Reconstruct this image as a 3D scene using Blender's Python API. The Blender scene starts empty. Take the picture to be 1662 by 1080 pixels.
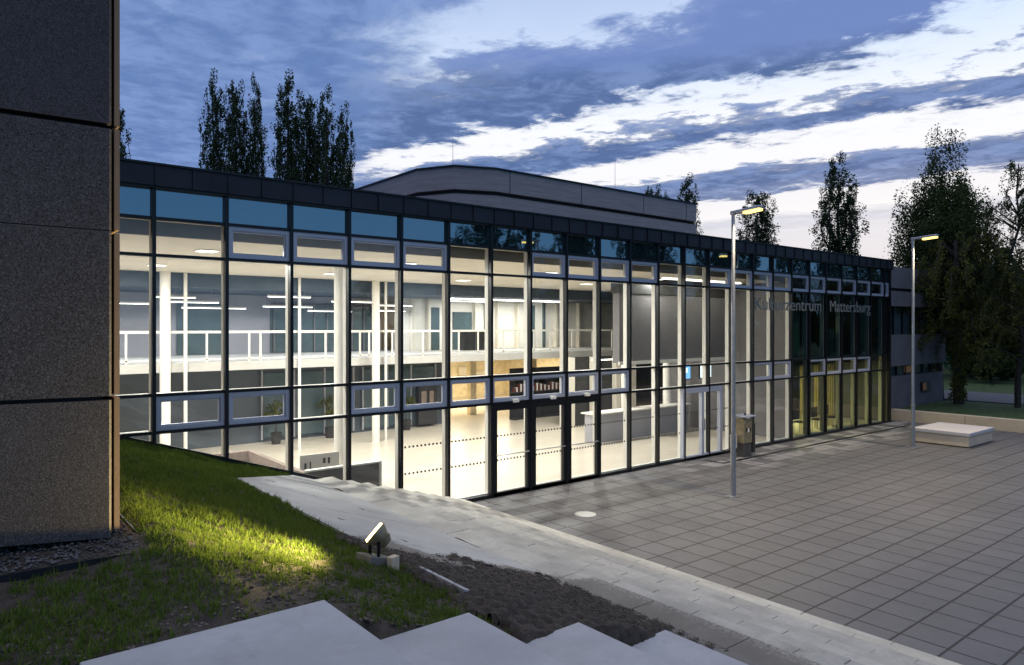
import bpy, math, random
import numpy as np
from mathutils import Vector, Matrix, Euler
R = math.radians
rnd = random.Random(7)
sc = bpy.context.scene
COL = sc.collection

# ------------------------------------------------------------------ camera
EYE = 4.2
cd = bpy.data.cameras.new('camera'); cam = bpy.data.objects.new('camera', cd); COL.objects.link(cam)
cd.sensor_width = 36; cd.lens = 36*1150/1662; cd.shift_y = -10/1662
cd.clip_start = .05; cd.clip_end = 2000
PHI = math.atan2(1429, 1150)
cam.location = (0, 0, EYE); cam.rotation_euler = (R(90), 0, PHI-R(90))
sc.camera = cam

# ------------------------------------------------------------------ node helpers
class NT:
    def __init__(s, t): s.t = t; s.t.nodes.clear()
    def n(s, typ, **k):
        nd = s.t.nodes.new(typ)
        for a, b in k.items():
            if a.startswith('i_'):
                key = a[2:]
                nd.inputs[int(key) if key.isdigit() else key.replace('_', ' ')].default_value = b
            else: setattr(nd, a, b)
        return nd
    def l(s, a, b): s.t.links.new(a, b)
    def m(s, op, a, b=None, c=None, clamp=False):
        nd = s.t.nodes.new('ShaderNodeMath'); nd.operation = op; nd.use_clamp = clamp
        for i, v in enumerate((a, b, c)):
            if v is None: continue
            if isinstance(v, (int, float)): nd.inputs[i].default_value = v
            else: s.l(v, nd.inputs[i])
        return nd.outputs[0]
    def mix(s, fac, a, b, blend='MIX'):
        nd = s.t.nodes.new('ShaderNodeMix'); nd.data_type = 'RGBA'; nd.blend_type = blend; nd.clamp_factor = True
        for i, v in ((0, fac), (6, a), (7, b)):
            if isinstance(v, (int, float)): nd.inputs[i].default_value = v
            elif isinstance(v, (tuple, list)): nd.inputs[i].default_value = (*v, 1) if len(v) == 3 else v
            else: s.l(v, nd.inputs[i])
        return nd.outputs[2]
    def ramp(s, fac, stops, interp='LINEAR'):
        nd = s.t.nodes.new('ShaderNodeValToRGB'); cr = nd.color_ramp; cr.interpolation = interp
        while len(cr.elements) < len(stops): cr.elements.new(.5)
        for e, (p, c) in zip(cr.elements, stops):
            e.position = p; e.color = (c, c, c, 1) if isinstance(c, (int, float)) else (*c, 1)
        s.l(fac, nd.inputs[0]); return nd.outputs[0]
    def smooth(s, v, a, b):
        nd = s.t.nodes.new('ShaderNodeMapRange'); nd.interpolation_type = 'SMOOTHSTEP'
        s.l(v, nd.inputs[0]); nd.inputs[1].default_value = a; nd.inputs[2].default_value = b
        return nd.outputs[0]
    def noise(s, vec, scale, detail=4, rough=.55, dist=0):
        nd = s.t.nodes.new('ShaderNodeTexNoise')
        nd.inputs['Scale'].default_value = scale; nd.inputs['Detail'].default_value = detail
        nd.inputs['Roughness'].default_value = rough; nd.inputs['Distortion'].default_value = dist
        if vec is not None: s.l(vec, nd.inputs['Vector'])
        return nd.outputs[0]
    def comb(s, x, y, z=0.0):
        nd = s.t.nodes.new('ShaderNodeCombineXYZ')
        for i, v in enumerate((x, y, z)):
            if isinstance(v, (int, float)): nd.inputs[i].default_value = v
            else: s.l(v, nd.inputs[i])
        return nd.outputs[0]

# ------------------------------------------------------------------ sky (dusk, cloud banks, afterglow towards +X)
w = bpy.data.worlds.new('World'); sc.world = w; w.use_nodes = True
t = NT(w.node_tree)
tc = t.n('ShaderNodeTexCoord'); sep = t.n('ShaderNodeSeparateXYZ'); t.l(tc.outputs['Generated'], sep.inputs[0])
dx, dy, dz = sep.outputs
zz = t.m('MAXIMUM', dz, .04)
px = t.m('DIVIDE', dx, zz); py = t.m('DIVIDE', dy, zz)
s0 = t.m('ADD', px, t.m('MULTIPLY', py, .30)); tt = t.m('SUBTRACT', py, t.m('MULTIPLY', px, .30))
q = t.comb(s0, t.m('MULTIPLY', tt, .55), 3.1)
n1 = t.noise(q, .9, 3, .5); n2 = t.noise(q, 2.6, 9, .66, .25); n3 = t.noise(q, 1.6, 5, .6, .6)
bend = t.m('MULTIPLY', t.m('MULTIPLY', t.m('MAXIMUM', t.m('SUBTRACT', 1.45, py), 0.0), .55), t.smooth(s0, 3.45, 2.9))
n4 = t.noise(t.comb(px, py, 5.0), 5.5, 7, .62, .3)
s1 = t.m('ADD', t.m('ADD', s0, t.m('ADD', bend, t.m('MULTIPLY', t.m('SUBTRACT', n4, .5), .85))), t.m('MULTIPLY', t.m('SUBTRACT', n1, .5), .35))
s2 = t.m('ADD', s1, t.m('MULTIPLY', t.m('SUBTRACT', n2, .5), 1.25))
dens = t.ramp(t.m('DIVIDE', s2, 8.0, clamp=True), [(p/8, c) for p, c in
    [(0, .95), (1.4, 1), (1.75, .2), (2.12, .15), (2.3, .9), (2.5, 1), (2.98, 1), (3.12, .1), (3.2, 0), (3.42, 0), (3.5, .75), (3.62, 1), (3.95, 1), (4.1, .1), (4.2, 0), (4.70, 0),
     (4.82, .85), (5.0, 1), (5.6, .9), (5.8, .05), (6.7, 0), (7.2, .35), (8, .2)]])
hl = t.m('SQRT', t.m('ADD', t.m('MULTIPLY', dx, dx), t.m('MULTIPLY', dy, dy)))
ca = t.m('DIVIDE', t.m('ADD', t.m('MULTIPLY', dx, math.cos(R(22))), t.m('MULTIPLY', dy, math.sin(R(22)))), t.m('MAXIMUM', hl, .01))
caw = t.m('ADD', ca, t.m('ADD', t.m('MULTIPLY', t.m('SUBTRACT', n2, .5), .22), t.m('MULTIPLY', t.m('SUBTRACT', dz, .26), -.35)))
glow = t.smooth(caw, .70, .80)
wide = t.smooth(ca, -.2, .9)
clear_g = t.ramp(dz, [(0, (.84, .76, .72)), (.10, (.90, .87, .87)), (.27, (.90, .92, .97)), (.35, (.66, .78, .97)), (.6, (.24, .38, .75))])
clear_b = t.ramp(dz, [(0, (.22, .33, .60)), (.18, (.17, .27, .56)), (.4, (.13, .23, .50)), (.9, (.15, .25, .52))])
clear = t.mix(glow, clear_b, clear_g)
cl_d = t.mix(t.smooth(n4, .38, .66), (.088, .152, .335), (.185, .275, .52))
cl_d = t.mix(t.smooth(dz, .32, .36), cl_d, (.155, .24, .52))
col_g = t.mix(dens, clear, cl_d)
streak = t.smooth(n2, .56, .78)
cl_b = t.mix(t.smooth(n4, .35, .68), (.125, .212, .455), (.20, .305, .585))
cl_b = t.mix(t.m('MULTIPLY', streak, .5), cl_b, (.42, .52, .78))
col_f = t.mix(glow, cl_b, col_g)
# the half of the sky behind the viewer: clear blue dusk
back = t.smooth(dy, -.05, -.35)
col_f = t.mix(back, col_f, t.ramp(dz, [(0, (.20, .36, .56)), (.2, (.12, .30, .55)), (.6, (.14, .26, .52)), (1, (.2, .3, .55))]))
zen = t.smooth(dz, .45, .75)
col_f = t.mix(zen, col_f, (.66, .68, .80))
sky = t.n('ShaderNodeTexSky', sky_type='NISHITA', sun_disc=False, sun_elevation=R(2.0), sun_rotation=R(90-22), altitude=200)
bg = t.n('ShaderNodeBackground', i_Strength=1.0); t.l(col_f, bg.inputs[0])
bg2 = t.n('ShaderNodeBackground', i_Strength=.003); t.l(sky.outputs[0], bg2.inputs[0])
add = t.n('ShaderNodeAddShader'); t.l(bg.outputs[0], add.inputs[0]); t.l(bg2.outputs[0], add.inputs[1])
wo = t.n('ShaderNodeOutputWorld'); t.l(add.outputs[0], wo.inputs[0])
sc.world.cycles.sampling_method = 'MANUAL'; sc.world.cycles.sample_map_resolution = 512

vs = sc.view_settings; vs.view_transform = 'Standard'; vs.look = 'None'; vs.exposure = 0.1; vs.gamma = 1
cy = sc.cycles
cy.max_bounces = 8; cy.diffuse_bounces = 4; cy.glossy_bounces = 4; cy.transparent_max_bounces = 24
cy.use_denoising = True; cy.sample_clamp_indirect = 4; cy.caustics_reflective = False; cy.caustics_refractive = False

# ------------------------------------------------------------------ mesh helpers
class MB:
    def __init__(s): s.v = []; s.f = []
    def box(s, x0, x1, y0, y1, z0, z1):
        b = len(s.v)
        s.v += [(x0,y0,z0),(x1,y0,z0),(x1,y1,z0),(x0,y1,z0),(x0,y0,z1),(x1,y0,z1),(x1,y1,z1),(x0,y1,z1)]
        s.f += [(b,b+3,b+2,b+1),(b+4,b+5,b+6,b+7),(b,b+1,b+5,b+4),(b+1,b+2,b+6,b+5),(b+2,b+3,b+7,b+6),(b+3,b,b+4,b+7)]
        return s
    def cbox(s, c, size, rot=(0,0,0)):
        m = Euler(rot).to_matrix(); b = len(s.v); hx, hy, hz = [k/2 for k in size]
        for p in [(-hx,-hy,-hz),(hx,-hy,-hz),(hx,hy,-hz),(-hx,hy,-hz),(-hx,-hy,hz),(hx,-hy,hz),(hx,hy,hz),(-hx,hy,hz)]:
            s.v.append(tuple(m @ Vector(p) + Vector(c)))
        s.f += [(b,b+3,b+2,b+1),(b+4,b+5,b+6,b+7),(b,b+1,b+5,b+4),(b+1,b+2,b+6,b+5),(b+2,b+3,b+7,b+6),(b+3,b,b+4,b+7)]
        return s
    def tube(s, p0, p1, r0, r1=None, n=12, cap=True):
        r1 = r0 if r1 is None else r1
        p0, p1 = Vector(p0), Vector(p1); d = (p1-p0).normalized()
        a = d.orthogonal().normalized(); c = d.cross(a); b = len(s.v)
        for p, r in ((p0, r0), (p1, r1)):
            for i in range(n):
                an = 2*math.pi*i/n; s.v.append(tuple(p + r*(a*math.cos(an)+c*math.sin(an))))
        for i in range(n):
            j = (i+1) % n; s.f.append((b+i, b+j, b+n+j, b+n+i))
        if cap: s.f.append(tuple(b+n+i for i in range(n))); s.f.append(tuple(b+n-1-i for i in range(n)))
        return s
    def poly(s, pts): b = len(s.v); s.v += [tuple(p) for p in pts]; s.f.append(tuple(range(b, b+len(pts)))); return s
    def prism(s, pts, z0, z1):   # pts in plan; z0/z1 numbers or functions of (x, y)
        g0 = z0 if callable(z0) else (lambda x, y: z0); g1 = z1 if callable(z1) else (lambda x, y: z1)
        b = len(s.v); n = len(pts)
        s.v += [(x, y, g0(x, y)) for x, y in pts] + [(x, y, g1(x, y)) for x, y in pts]
        s.f.append(tuple(b+n-1-i for i in range(n))); s.f.append(tuple(b+n+i for i in range(n)))
        for i in range(n): j = (i+1) % n; s.f.append((b+i, b+j, b+n+j, b+n+i))
        return s
    def build(s, name, m, parent=None, bevel=0, smooth=False):
        me = bpy.data.meshes.new(name); me.from_pydata(s.v, [], s.f); me.update()
        o = bpy.data.objects.new(name, me); COL.objects.link(o); me.materials.append(m)
        if parent is not None:
            o.parent = parent; o.matrix_parent_inverse = Matrix.Translation(-Vector(parent.location)) if parent.rotation_euler[2] == 0 else parent_inv(parent)
        if smooth:
            for p in me.polygons: p.use_smooth = True
        if bevel:
            bv = o.modifiers.new('bevel', 'BEVEL'); bv.width = bevel; bv.segments = 2; bv.limit_method = 'ANGLE'
        return o
def parent_inv(p): return (Matrix.Translation(p.location) @ p.rotation_euler.to_matrix().to_4x4()).inverted()
def npmesh(name, V, F, m, parent=None):
    me = bpy.data.meshes.new(name); k = F.shape[1]
    me.vertices.add(len(V)); me.vertices.foreach_set('co', V.astype(np.float32).ravel())
    me.loops.add(F.size); me.loops.foreach_set('vertex_index', F.astype(np.int32).ravel())
    me.polygons.add(len(F)); me.polygons.foreach_set('loop_start', np.arange(0, F.size, k, dtype=np.int32))
    me.polygons.foreach_set('loop_total', np.full(len(F), k, dtype=np.int32))
    me.update(); me.validate()
    o = bpy.data.objects.new(name, me); COL.objects.link(o); me.materials.append(m)
    if parent is not None: o.parent = parent
    return o
def empty(name, loc, label, cat, group=None):
    o = bpy.data.objects.new(name, None); COL.objects.link(o); o.location = loc; o.empty_display_size = .2
    o['label'] = label; o['category'] = cat
    if group: o['group'] = group
    return o
def tag(o, label, cat, group=None, kind=None):
    o['label'] = label; o['category'] = cat
    if group: o['group'] = group
    if kind: o['kind'] = kind
    return o
def struct(o): o['kind'] = 'structure'; return o
def copy_tree(o, parent=None):
    c = o.copy(); COL.objects.link(c)
    if parent is not None: c.parent = parent
    for ch in [k for k in list(COL.objects) if k.parent == o]: copy_tree(ch, c)
    return c

# ------------------------------------------------------------------ materials
def mat(name, col, rough=.7, metal=0, spec=.5, var=0, vscale=3, bump=0, bscale=40, coords='Object', emis=None, estr=0, detail=6):
    m = bpy.data.materials.new(name); m.use_nodes = True; t = NT(m.node_tree)
    out = t.n('ShaderNodeOutputMaterial'); p = t.n('ShaderNodeBsdfPrincipled'); t.l(p.outputs[0], out.inputs[0])
    p.inputs['Base Color'].default_value = (*col, 1); p.inputs['Roughness'].default_value = rough
    p.inputs['Metallic'].default_value = metal; p.inputs['Specular IOR Level'].default_value = spec
    if var or bump:
        tc = t.n('ShaderNodeTexCoord')
        if var:
            nz = t.noise(tc.outputs[coords], vscale, detail, .6)
            f = t.smooth(nz, .3, .7)
            t.l(t.mix(f, tuple(c*(1-var) for c in col), tuple(min(1, c*(1+var)) for c in col)), p.inputs['Base Color'])
        if bump:
            b = t.n('ShaderNodeBump'); b.inputs['Strength'].default_value = bump; b.inputs['Distance'].default_value = .02
            t.l(t.noise(tc.outputs[coords], bscale, 4, .6), b.inputs['Height']); t.l(b.outputs[0], p.inputs['Normal'])
    if emis: p.inputs['Emission Color'].default_value = (*emis, 1); p.inputs['Emission Strength'].default_value = estr
    return m
def emit(name, col, st):
    m = bpy.data.materials.new(name); m.use_nodes = True; t = NT(m.node_tree)
    out = t.n('ShaderNodeOutputMaterial'); e = t.n('ShaderNodeEmission', i_Strength=st); e.inputs[0].default_value = (*col, 1)
    t.l(e.outputs[0], out.inputs[0]); return m
def wavy(t, gl):
    tc = t.n('ShaderNodeTexCoord'); b = t.n('ShaderNodeBump'); b.inputs['Strength'].default_value = .35; b.inputs['Distance'].default_value = .02
    t.l(t.noise(tc.outputs['Object'], 1.1, 2, .4), b.inputs['Height']); t.l(b.outputs[0], gl.inputs['Normal'])
def glassmat(name, tint, base, ior=1.5, refl=(1, 1, 1)):
    m = bpy.data.materials.new(name); m.use_nodes = True; t = NT(m.node_tree)
    out = t.n('ShaderNodeOutputMaterial'); tr = t.n('ShaderNodeBsdfTransparent'); tr.inputs[0].default_value = (*tint, 1)
    gl = t.n('ShaderNodeBsdfGlossy'); gl.inputs['Roughness'].default_value = .01; gl.inputs[0].default_value = (*refl, 1)
    wavy(t, gl); lw = t.n('ShaderNodeFresnel', i_IOR=ior); f = t.m('ADD', lw.outputs[0], base, clamp=True)
    mx = t.n('ShaderNodeMixShader'); t.l(f, mx.inputs[0]); t.l(tr.outputs[0], mx.inputs[1]); t.l(gl.outputs[0], mx.inputs[2])
    t.l(mx.outputs[0], out.inputs[0]); return m
def spandrel():
    m = bpy.data.materials.new('spandrel_glass'); m.use_nodes = True; t = NT(m.node_tree)
    out = t.n('ShaderNodeOutputMaterial'); d = t.n('ShaderNodeBsdfDiffuse'); d.inputs[0].default_value = (.012, .03, .035, 1)
    gl = t.n('ShaderNodeBsdfGlossy'); gl.inputs['Roughness'].default_value = .015; gl.inputs[0].default_value = (.50, .63, .72, 1)
    wavy(t, gl); fr = t.n('ShaderNodeFresnel', i_IOR=1.5); f = t.m('ADD', fr.outputs[0], .42, clamp=True)
    mx = t.n('ShaderNodeMixShader'); t.l(f, mx.inputs[0]); t.l(d.outputs[0], mx.inputs[1]); t.l(gl.outputs[0], mx.inputs[2])
    t.l(mx.outputs[0], out.inputs[0]); return m

M = {}
M['black'] = mat('black_metal', (.008, .009, .012), .35, .3)
M['fascia'] = mat('dark_standing_seam', (.020, .021, .030), .45, .4, var=.25, vscale=1.5)
M['white'] = mat('white_paint', (.78, .76, .71), .5, var=.04)
M['frame'] = mat('lilac_grey_aluminium', (.42, .45, .55), .4, .25)
M['glass'] = glassmat('window_glass', (.90, .94, .93), .03)
M['glass_dark'] = glassmat('green_window_glass', (.62, .80, .76), .04)
M['spandrel'] = spandrel()
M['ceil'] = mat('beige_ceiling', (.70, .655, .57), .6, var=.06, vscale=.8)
M['bulk'] = mat('shaded_bulkhead', (.30, .26, .21), .6, var=.1, vscale=2)  # ceiling edge darkened to brown for the shade on its face
M['wall_lilac'] = mat('lilac_grey_wall', (.34, .34, .38), .7, var=.05, vscale=.7)
M['wall_dark'] = mat('slate_wall', (.07, .085, .105), .6, var=.12, vscale=.8)
M['wall_grey'] = mat('mid_grey_wall', (.155, .15, .16), .7, var=.04, vscale=1)
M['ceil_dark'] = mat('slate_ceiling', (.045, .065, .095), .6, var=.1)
M['glass_int'] = mat('blue_grey_panel', (.08, .115, .13), .15, var=.15, vscale=.9)
M['wood'] = mat('warm_wood', (.80, .70, .50), .5, var=.12, vscale=4)
M['teal'] = mat('dark_teal_blind', (.03, .075, .07), .7, var=.3, vscale=1.2)
M['curtain'] = None
M['parapet'] = mat('brown_grey_concrete', (.24, .19, .165), .8, var=.15, vscale=6, bump=.2)
M['parapet_dark'] = mat('dark_grey_panel', (.065, .06, .062), .6, var=.1, vscale=3)
M['charcoal'] = mat('charcoal', (.03, .03, .032), .6, var=.2)
M['steel'] = mat('galvanised_steel', (.42, .43, .46), .38, .85, var=.1, vscale=5)
M['bronze'] = mat('bronze_sheet', (.34, .29, .19), .4, .6, var=.2, vscale=6)
M['lum'] = emit('luminaire_white', (1, .97, .92), 9)
M['lum_soft'] = emit('luminaire_panel', (1, .93, .80), 4)
M['led'] = emit('street_led', (1, .66, .17), 3.2)
M['flood'] = emit('flood_glow', (1, .70, .32), 5.5)
M['screen'] = emit('screen_blue', (.18, .45, .9), 1.6)
M['screen_w'] = emit('screen_white', (.8, .95, 1), 1.8)
M['letter'] = mat('pale_lettering', (.16, .175, .18), .5)
M['bark'] = mat('bark', (.045, .04, .035), .9, var=.3, vscale=12, bump=.5)
def concrete(name, col, var=.12, speck=0, blot=0, film=0, stain=.25, rough=.8, bump=.12):
    m = bpy.data.materials.new(name); m.use_nodes = True; t = NT(m.node_tree)
    out = t.n('ShaderNodeOutputMaterial'); p = t.n('ShaderNodeBsdfPrincipled'); t.l(p.outputs[0], out.inputs[0])
    p.inputs['Roughness'].default_value = rough; p.inputs['Specular IOR Level'].default_value = .3
    tc = t.n('ShaderNodeTexCoord'); o = tc.outputs['Object']
    a = t.smooth(t.noise(o, 1.1, 6, .6), .3, .7); b = t.smooth(t.noise(o, 14, 5, .7), .3, .7)
    c = t.mix(a, tuple(k*(1-var) for k in col), tuple(k*(1+var) for k in col))
    c = t.mix(t.m('MULTIPLY', b, .35), c, tuple(k*(1-var*1.6) for k in col))
    if stain: c = t.mix(t.m('MULTIPLY', t.smooth(t.noise(o, .55, 7, .7, .5), .55, .72), stain), c, tuple(k*.45 for k in col))
    if blot:
        bb_ = t.m('MULTIPLY', t.smooth(t.noise(o, 3.2, 8, .78, .3), .54, .68), t.smooth(t.noise(o, .45, 3, .5), .40, .62))
        c = t.mix(t.m('MULTIPLY', bb_, blot), c, (.13, .115, .10))
    if film:
        sp_ = t.n('ShaderNodeSeparateXYZ'); t.l(o, sp_.inputs[0]); fx_, fy_ = sp_.outputs[0], sp_.outputs[1]
        topy = t.m('ADD', t.m('SUBTRACT', 7.75, t.m('MULTIPLY', t.m('SUBTRACT', fx_, 3.5), .30)), t.m('MULTIPLY', t.m('SUBTRACT', t.noise(o, 1.7, 5, .6), .5), 1.6))
        mk = t.m('MULTIPLY', t.smooth(t.m('SUBTRACT', topy, fy_), -.3, .9), t.smooth(fx_, 7.4, 5.6))
        sx_ = t.m('SUBTRACT', mk, t.noise(o, 24, 6, .75))
        c = t.mix(t.m('MULTIPLY', t.smooth(sx_, -.10, .30), .72), c, (.075, .062, .052))
    if speck:
        v = t.n('ShaderNodeTexVoronoi', i_Scale=speck); t.l(o, v.inputs['Vector'])
        sp = t.n('ShaderNodeSeparateColor'); t.l(v.outputs['Color'], sp.inputs[0])
        c = t.mix(t.smooth(sp.outputs[0], .55, .95), c, tuple(min(1, k*1.9) for k in col))
        c = t.mix(t.smooth(sp.outputs[1], .7, .95), c, tuple(k*.4 for k in col))
    t.l(c, p.inputs['Base Color'])
    bp = t.n('ShaderNodeBump'); bp.inputs['Strength'].default_value = bump; bp.inputs['Distance'].default_value = .01
    t.l(t.noise(o, 60, 4, .7), bp.inputs['Height']); t.l(bp.outputs[0], p.inputs['Normal'])
    return m
M['slab'] = concrete('smooth_pale_concrete', (.43, .44, .47), .12, stain=.5, bump=.25, blot=.22)
M['stone'] = concrete('worn_pale_stone', (.48, .465, .425), .20, stain=.6, blot=.55, film=1)
M['stone_grey'] = concrete('worn_grey_stone', (.43, .42, .39), .20, stain=.5, blot=.6, film=1)
M['stone_grey2'] = concrete('worn_dull_stone', (.45, .435, .40), .20, stain=.55, blot=.6, film=1)
M['stone_pale'] = concrete('clean_pale_stone', (.55, .53, .47), .16, stain=.4, blot=.35)
M['pad'] = concrete('light_concrete', (.42, .42, .42), .14, stain=.35, film=1)
M['beige'] = concrete('beige_concrete', (.62, .52, .40), .10, stain=.2)
M['agg'] = concrete('exposed_aggregate', (.056, .055, .064), .18, speck=120, stain=0, bump=.4)
M['agg_s'] = concrete('fine_dark_concrete', (.050, .049, .058), .16, speck=170, stain=.4, bump=.2)
M['agg_w'] = concrete('fine_brown_concrete', (.070, .066, .071), .14, speck=170, stain=.4, bump=.2)
M['edge'] = concrete('floodlit_panel_edge', (.28, .20, .14), .15, stain=.2)  # warm floodlight on the corner edge is put into this colour
M['wing'] = concrete('board_marked_concrete', (.15, .145, .17), .15, stain=.35)
def lilac():
    m = bpy.data.materials.new('lilac_board_concrete'); m.use_nodes = True; t = NT(m.node_tree)
    out = t.n('ShaderNodeOutputMaterial'); p = t.n('ShaderNodeBsdfPrincipled'); t.l(p.outputs[0], out.inputs[0]); p.inputs['Roughness'].default_value = .75
    tc = t.n('ShaderNodeTexCoord'); sp = t.n('ShaderNodeSeparateXYZ'); t.l(tc.outputs['Object'], sp.inputs[0])
    line = t.m('FRACT', t.m('MULTIPLY', sp.outputs[2], 5.0)); g = t.m('LESS_THAN', line, .16)
    nz = t.noise(t.comb(t.m('MULTIPLY', sp.outputs[0], .5), t.m('MULTIPLY', sp.outputs[1], .5), t.m('MULTIPLY', sp.outputs[2], 4)), 2, 5, .6)
    c = t.mix(t.smooth(nz, .3, .7), (.28, .25, .262), (.35, .31, .32)); c = t.mix(t.m('MULTIPLY', g, .22), c, (.13, .115, .14))
    t.l(c, p.inputs['Base Color']); return m
M['lilac'] = lilac()
def paving():
    m = bpy.data.materials.new('grey_pavers'); m.use_nodes = True; t = NT(m.node_tree)
    out = t.n('ShaderNodeOutputMaterial'); p = t.n('ShaderNodeBsdfPrincipled'); t.l(p.outputs[0], out.inputs[0])
    tc = t.n('ShaderNodeTexCoord'); o = tc.outputs['Object']; sp = t.n('ShaderNodeSeparateXYZ'); t.l(o, sp.inputs[0])
    # object origin sits on a joint; 0.6 m grid
    uy = t.m('DIVIDE', sp.outputs[1], .6); rw = t.n('ShaderNodeTexWhiteNoise', noise_dimensions='1D'); t.l(t.m('FLOOR', uy), rw.inputs['W'])
    ux = t.m('ADD', t.m('DIVIDE', sp.outputs[0], .592), t.m('MULTIPLY', rw.outputs[0], .09))
    cell = t.comb(t.m('FLOOR', ux), t.m('FLOOR', uy)); wn = t.n('ShaderNodeTexWhiteNoise', noise_dimensions='2D'); t.l(cell, wn.inputs['Vector'])
    def d(u): f = t.m('FRACT', u); return t.m('MULTIPLY', t.m('MINIMUM', f, t.m('SUBTRACT', 1.0, f)), .6)
    wob = t.m('MULTIPLY', t.m('SUBTRACT', t.noise(o, 9, 3, .6), .5), .006)
    dj = t.m('ADD', t.m('MINIMUM', d(ux), d(uy)), wob); j = t.smooth(dj, .022, .011)
    a = t.smooth(t.noise(o, .35, 6, .6), .35, .65); b = t.smooth(t.noise(o, 22, 5, .7), .3, .7)
    c = t.mix(a, (.112, .112, .120), (.148, .147, .157))
    c = t.mix(t.m('MULTIPLY', wn.outputs[0], .6), c, (.108, .105, .112)); c = t.mix(t.m('MULTIPLY', b, .3), c, (.12, .115, .12))
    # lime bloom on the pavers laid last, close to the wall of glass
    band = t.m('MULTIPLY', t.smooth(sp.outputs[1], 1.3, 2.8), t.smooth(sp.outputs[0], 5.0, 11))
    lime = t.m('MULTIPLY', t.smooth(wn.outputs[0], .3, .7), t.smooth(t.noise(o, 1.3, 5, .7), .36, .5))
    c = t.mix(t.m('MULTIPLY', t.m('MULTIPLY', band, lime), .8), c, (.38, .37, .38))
    c = t.mix(t.m('MULTIPLY', t.smooth(t.noise(o, 2.3, 6, .75, .4), .60, .75), .22), c, (.30, .29, .28))
    c = t.mix(t.m('MULTIPLY', t.smooth(t.noise(o, .9, 7, .7, .6), .56, .70), .35), c, (.085, .078, .074))
    c = t.mix(t.m('MULTIPLY', j, .95), c, (.016, .013, .011)); t.l(c, p.inputs['Base Color'])
    r = t.m('ADD', .42, t.m('MULTIPLY', t.noise(o, 3, 5, .6), .3)); t.l(r, p.inputs['Roughness'])
    bp = t.n('ShaderNodeBump'); bp.inputs['Strength'].default_value = .5; bp.inputs['Distance'].default_value = .012
    hgt = t.m('ADD', t.m('MULTIPLY', j, -1.0), t.m('ADD', t.m('MULTIPLY', wn.outputs[0], .12), t.m('MULTIPLY', b, .12)))
    t.l(hgt, bp.inputs['Height']); t.l(bp.outputs[0], p.inputs['Normal']); return m
M['paving'] = paving()
def tiles():
    m = bpy.data.materials.new('cream_floor_tiles'); m.use_nodes = True; t = NT(m.node_tree)
    out = t.n('ShaderNodeOutputMaterial'); p = t.n('ShaderNodeBsdfPrincipled'); t.l(p.outputs[0], out.inputs[0]); p.inputs['Roughness'].default_value = .28
    tc = t.n('ShaderNodeTexCoord'); o = tc.outputs['Object']
    br = t.n('ShaderNodeTexBrick', i_Scale=1.0); br.inputs['Brick Width'].default_value = 1.2; br.inputs['Row Height'].default_value = .6
    br.inputs['Mortar Size'].default_value = .006; br.inputs['Color1'].default_value = (.68, .62, .53, 1); br.inputs['Color2'].default_value = (.63, .57, .48, 1)
    br.inputs['Mortar'].default_value = (.42, .37, .29, 1); t.l(o, br.inputs['Vector'])
    c = t.mix(t.m('MULTIPLY', t.smooth(t.noise(o, 2, 5, .6), .35, .7), .25), br.outputs[0], (.54, .48, .38)); t.l(c, p.inputs['Base Color']); return m
M['tiles'] = tiles()
def leafmat(name, c1, c2, trans=.25):
    m = bpy.data.materials.new(name); m.use_nodes = True; t = NT(m.node_tree)
    out = t.n('ShaderNodeOutputMaterial'); tc = t.n('ShaderNodeTexCoord'); g = t.n('ShaderNodeNewGeometry')
    f = t.m('ADD', t.m('MULTIPLY', g.outputs['Random Per Island'], .6), t.m('MULTIPLY', t.noise(tc.outputs['Object'], .9, 3), .5))
    c = t.mix(f, c1, c2); d = t.n('ShaderNodeBsdfDiffuse'); t.l(c, d.inputs[0]); tr = t.n('ShaderNodeBsdfTranslucent'); t.l(c, tr.inputs[0])
    mx = t.n('ShaderNodeMixShader'); mx.inputs[0].default_value = trans; t.l(d.outputs[0], mx.inputs[1]); t.l(tr.outputs[0], mx.inputs[2]); t.l(mx.outputs[0], out.inputs[0]); return m
M['poplar'] = leafmat('poplar_leaves', (.03, .045, .028), (.075, .105, .05))
M['dark_leaf'] = leafmat('dark_leaves', (.035, .052, .026), (.085, .115, .045))
M['olive_leaf'] = leafmat('olive_leaves', (.06, .075, .02), (.16, .16, .05))
M['curtain'] = leafmat('yellow_curtain', (.62, .54, .32), (.80, .72, .48), .6)
M['grass'] = leafmat('grass_blades', (.035, .085, .010), (.17, .22, .05), .3)
M['lawn'] = mat('lawn', (.035, .07, .018), .9, var=.4, vscale=6, bump=.6, bscale=60)
M['soil'] = mat('dark_soil', (.055, .045, .038), .95, var=.45, vscale=9, bump=.9, bscale=70)
M['soil2'] = mat('loose_soil', (.060, .049, .042), .95, var=.35, vscale=14, bump=1.0, bscale=90)
M['pebble'] = mat('pebbles', (.075, .07, .075), .7, var=.7, vscale=3)
M['asphalt'] = mat('asphalt', (.09, .095, .12), .8, var=.15, vscale=3)

# ------------------------------------------------------------------ ground
YF = 13.9           # plane of the glass wall
def slope(x, y=0): return min(2.54, max(0.0, 1.05+(5.9-x)/3 if x < 5.9 else (9.1-x)/3*1.0))
g = MB(); S = 900
g.poly([(-S, -S, -.06), (S, -S, -.06), (S, S, -.06), (-S, S, -.06)])
struct(g.build('ground', M['lawn']))
jl = MB(); jl.box(9.606, 9.632, -60, 13.79, -.02, .003); struct(jl.build('plaza_joint_ground', M['soil']))
pl = MB(); pl.box(-.0, 23.55, -60, 4.18, -.05, 0)
o = struct(pl.build('plaza', M['paving'])); o.location = (9.63, 9.62, 0)
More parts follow.
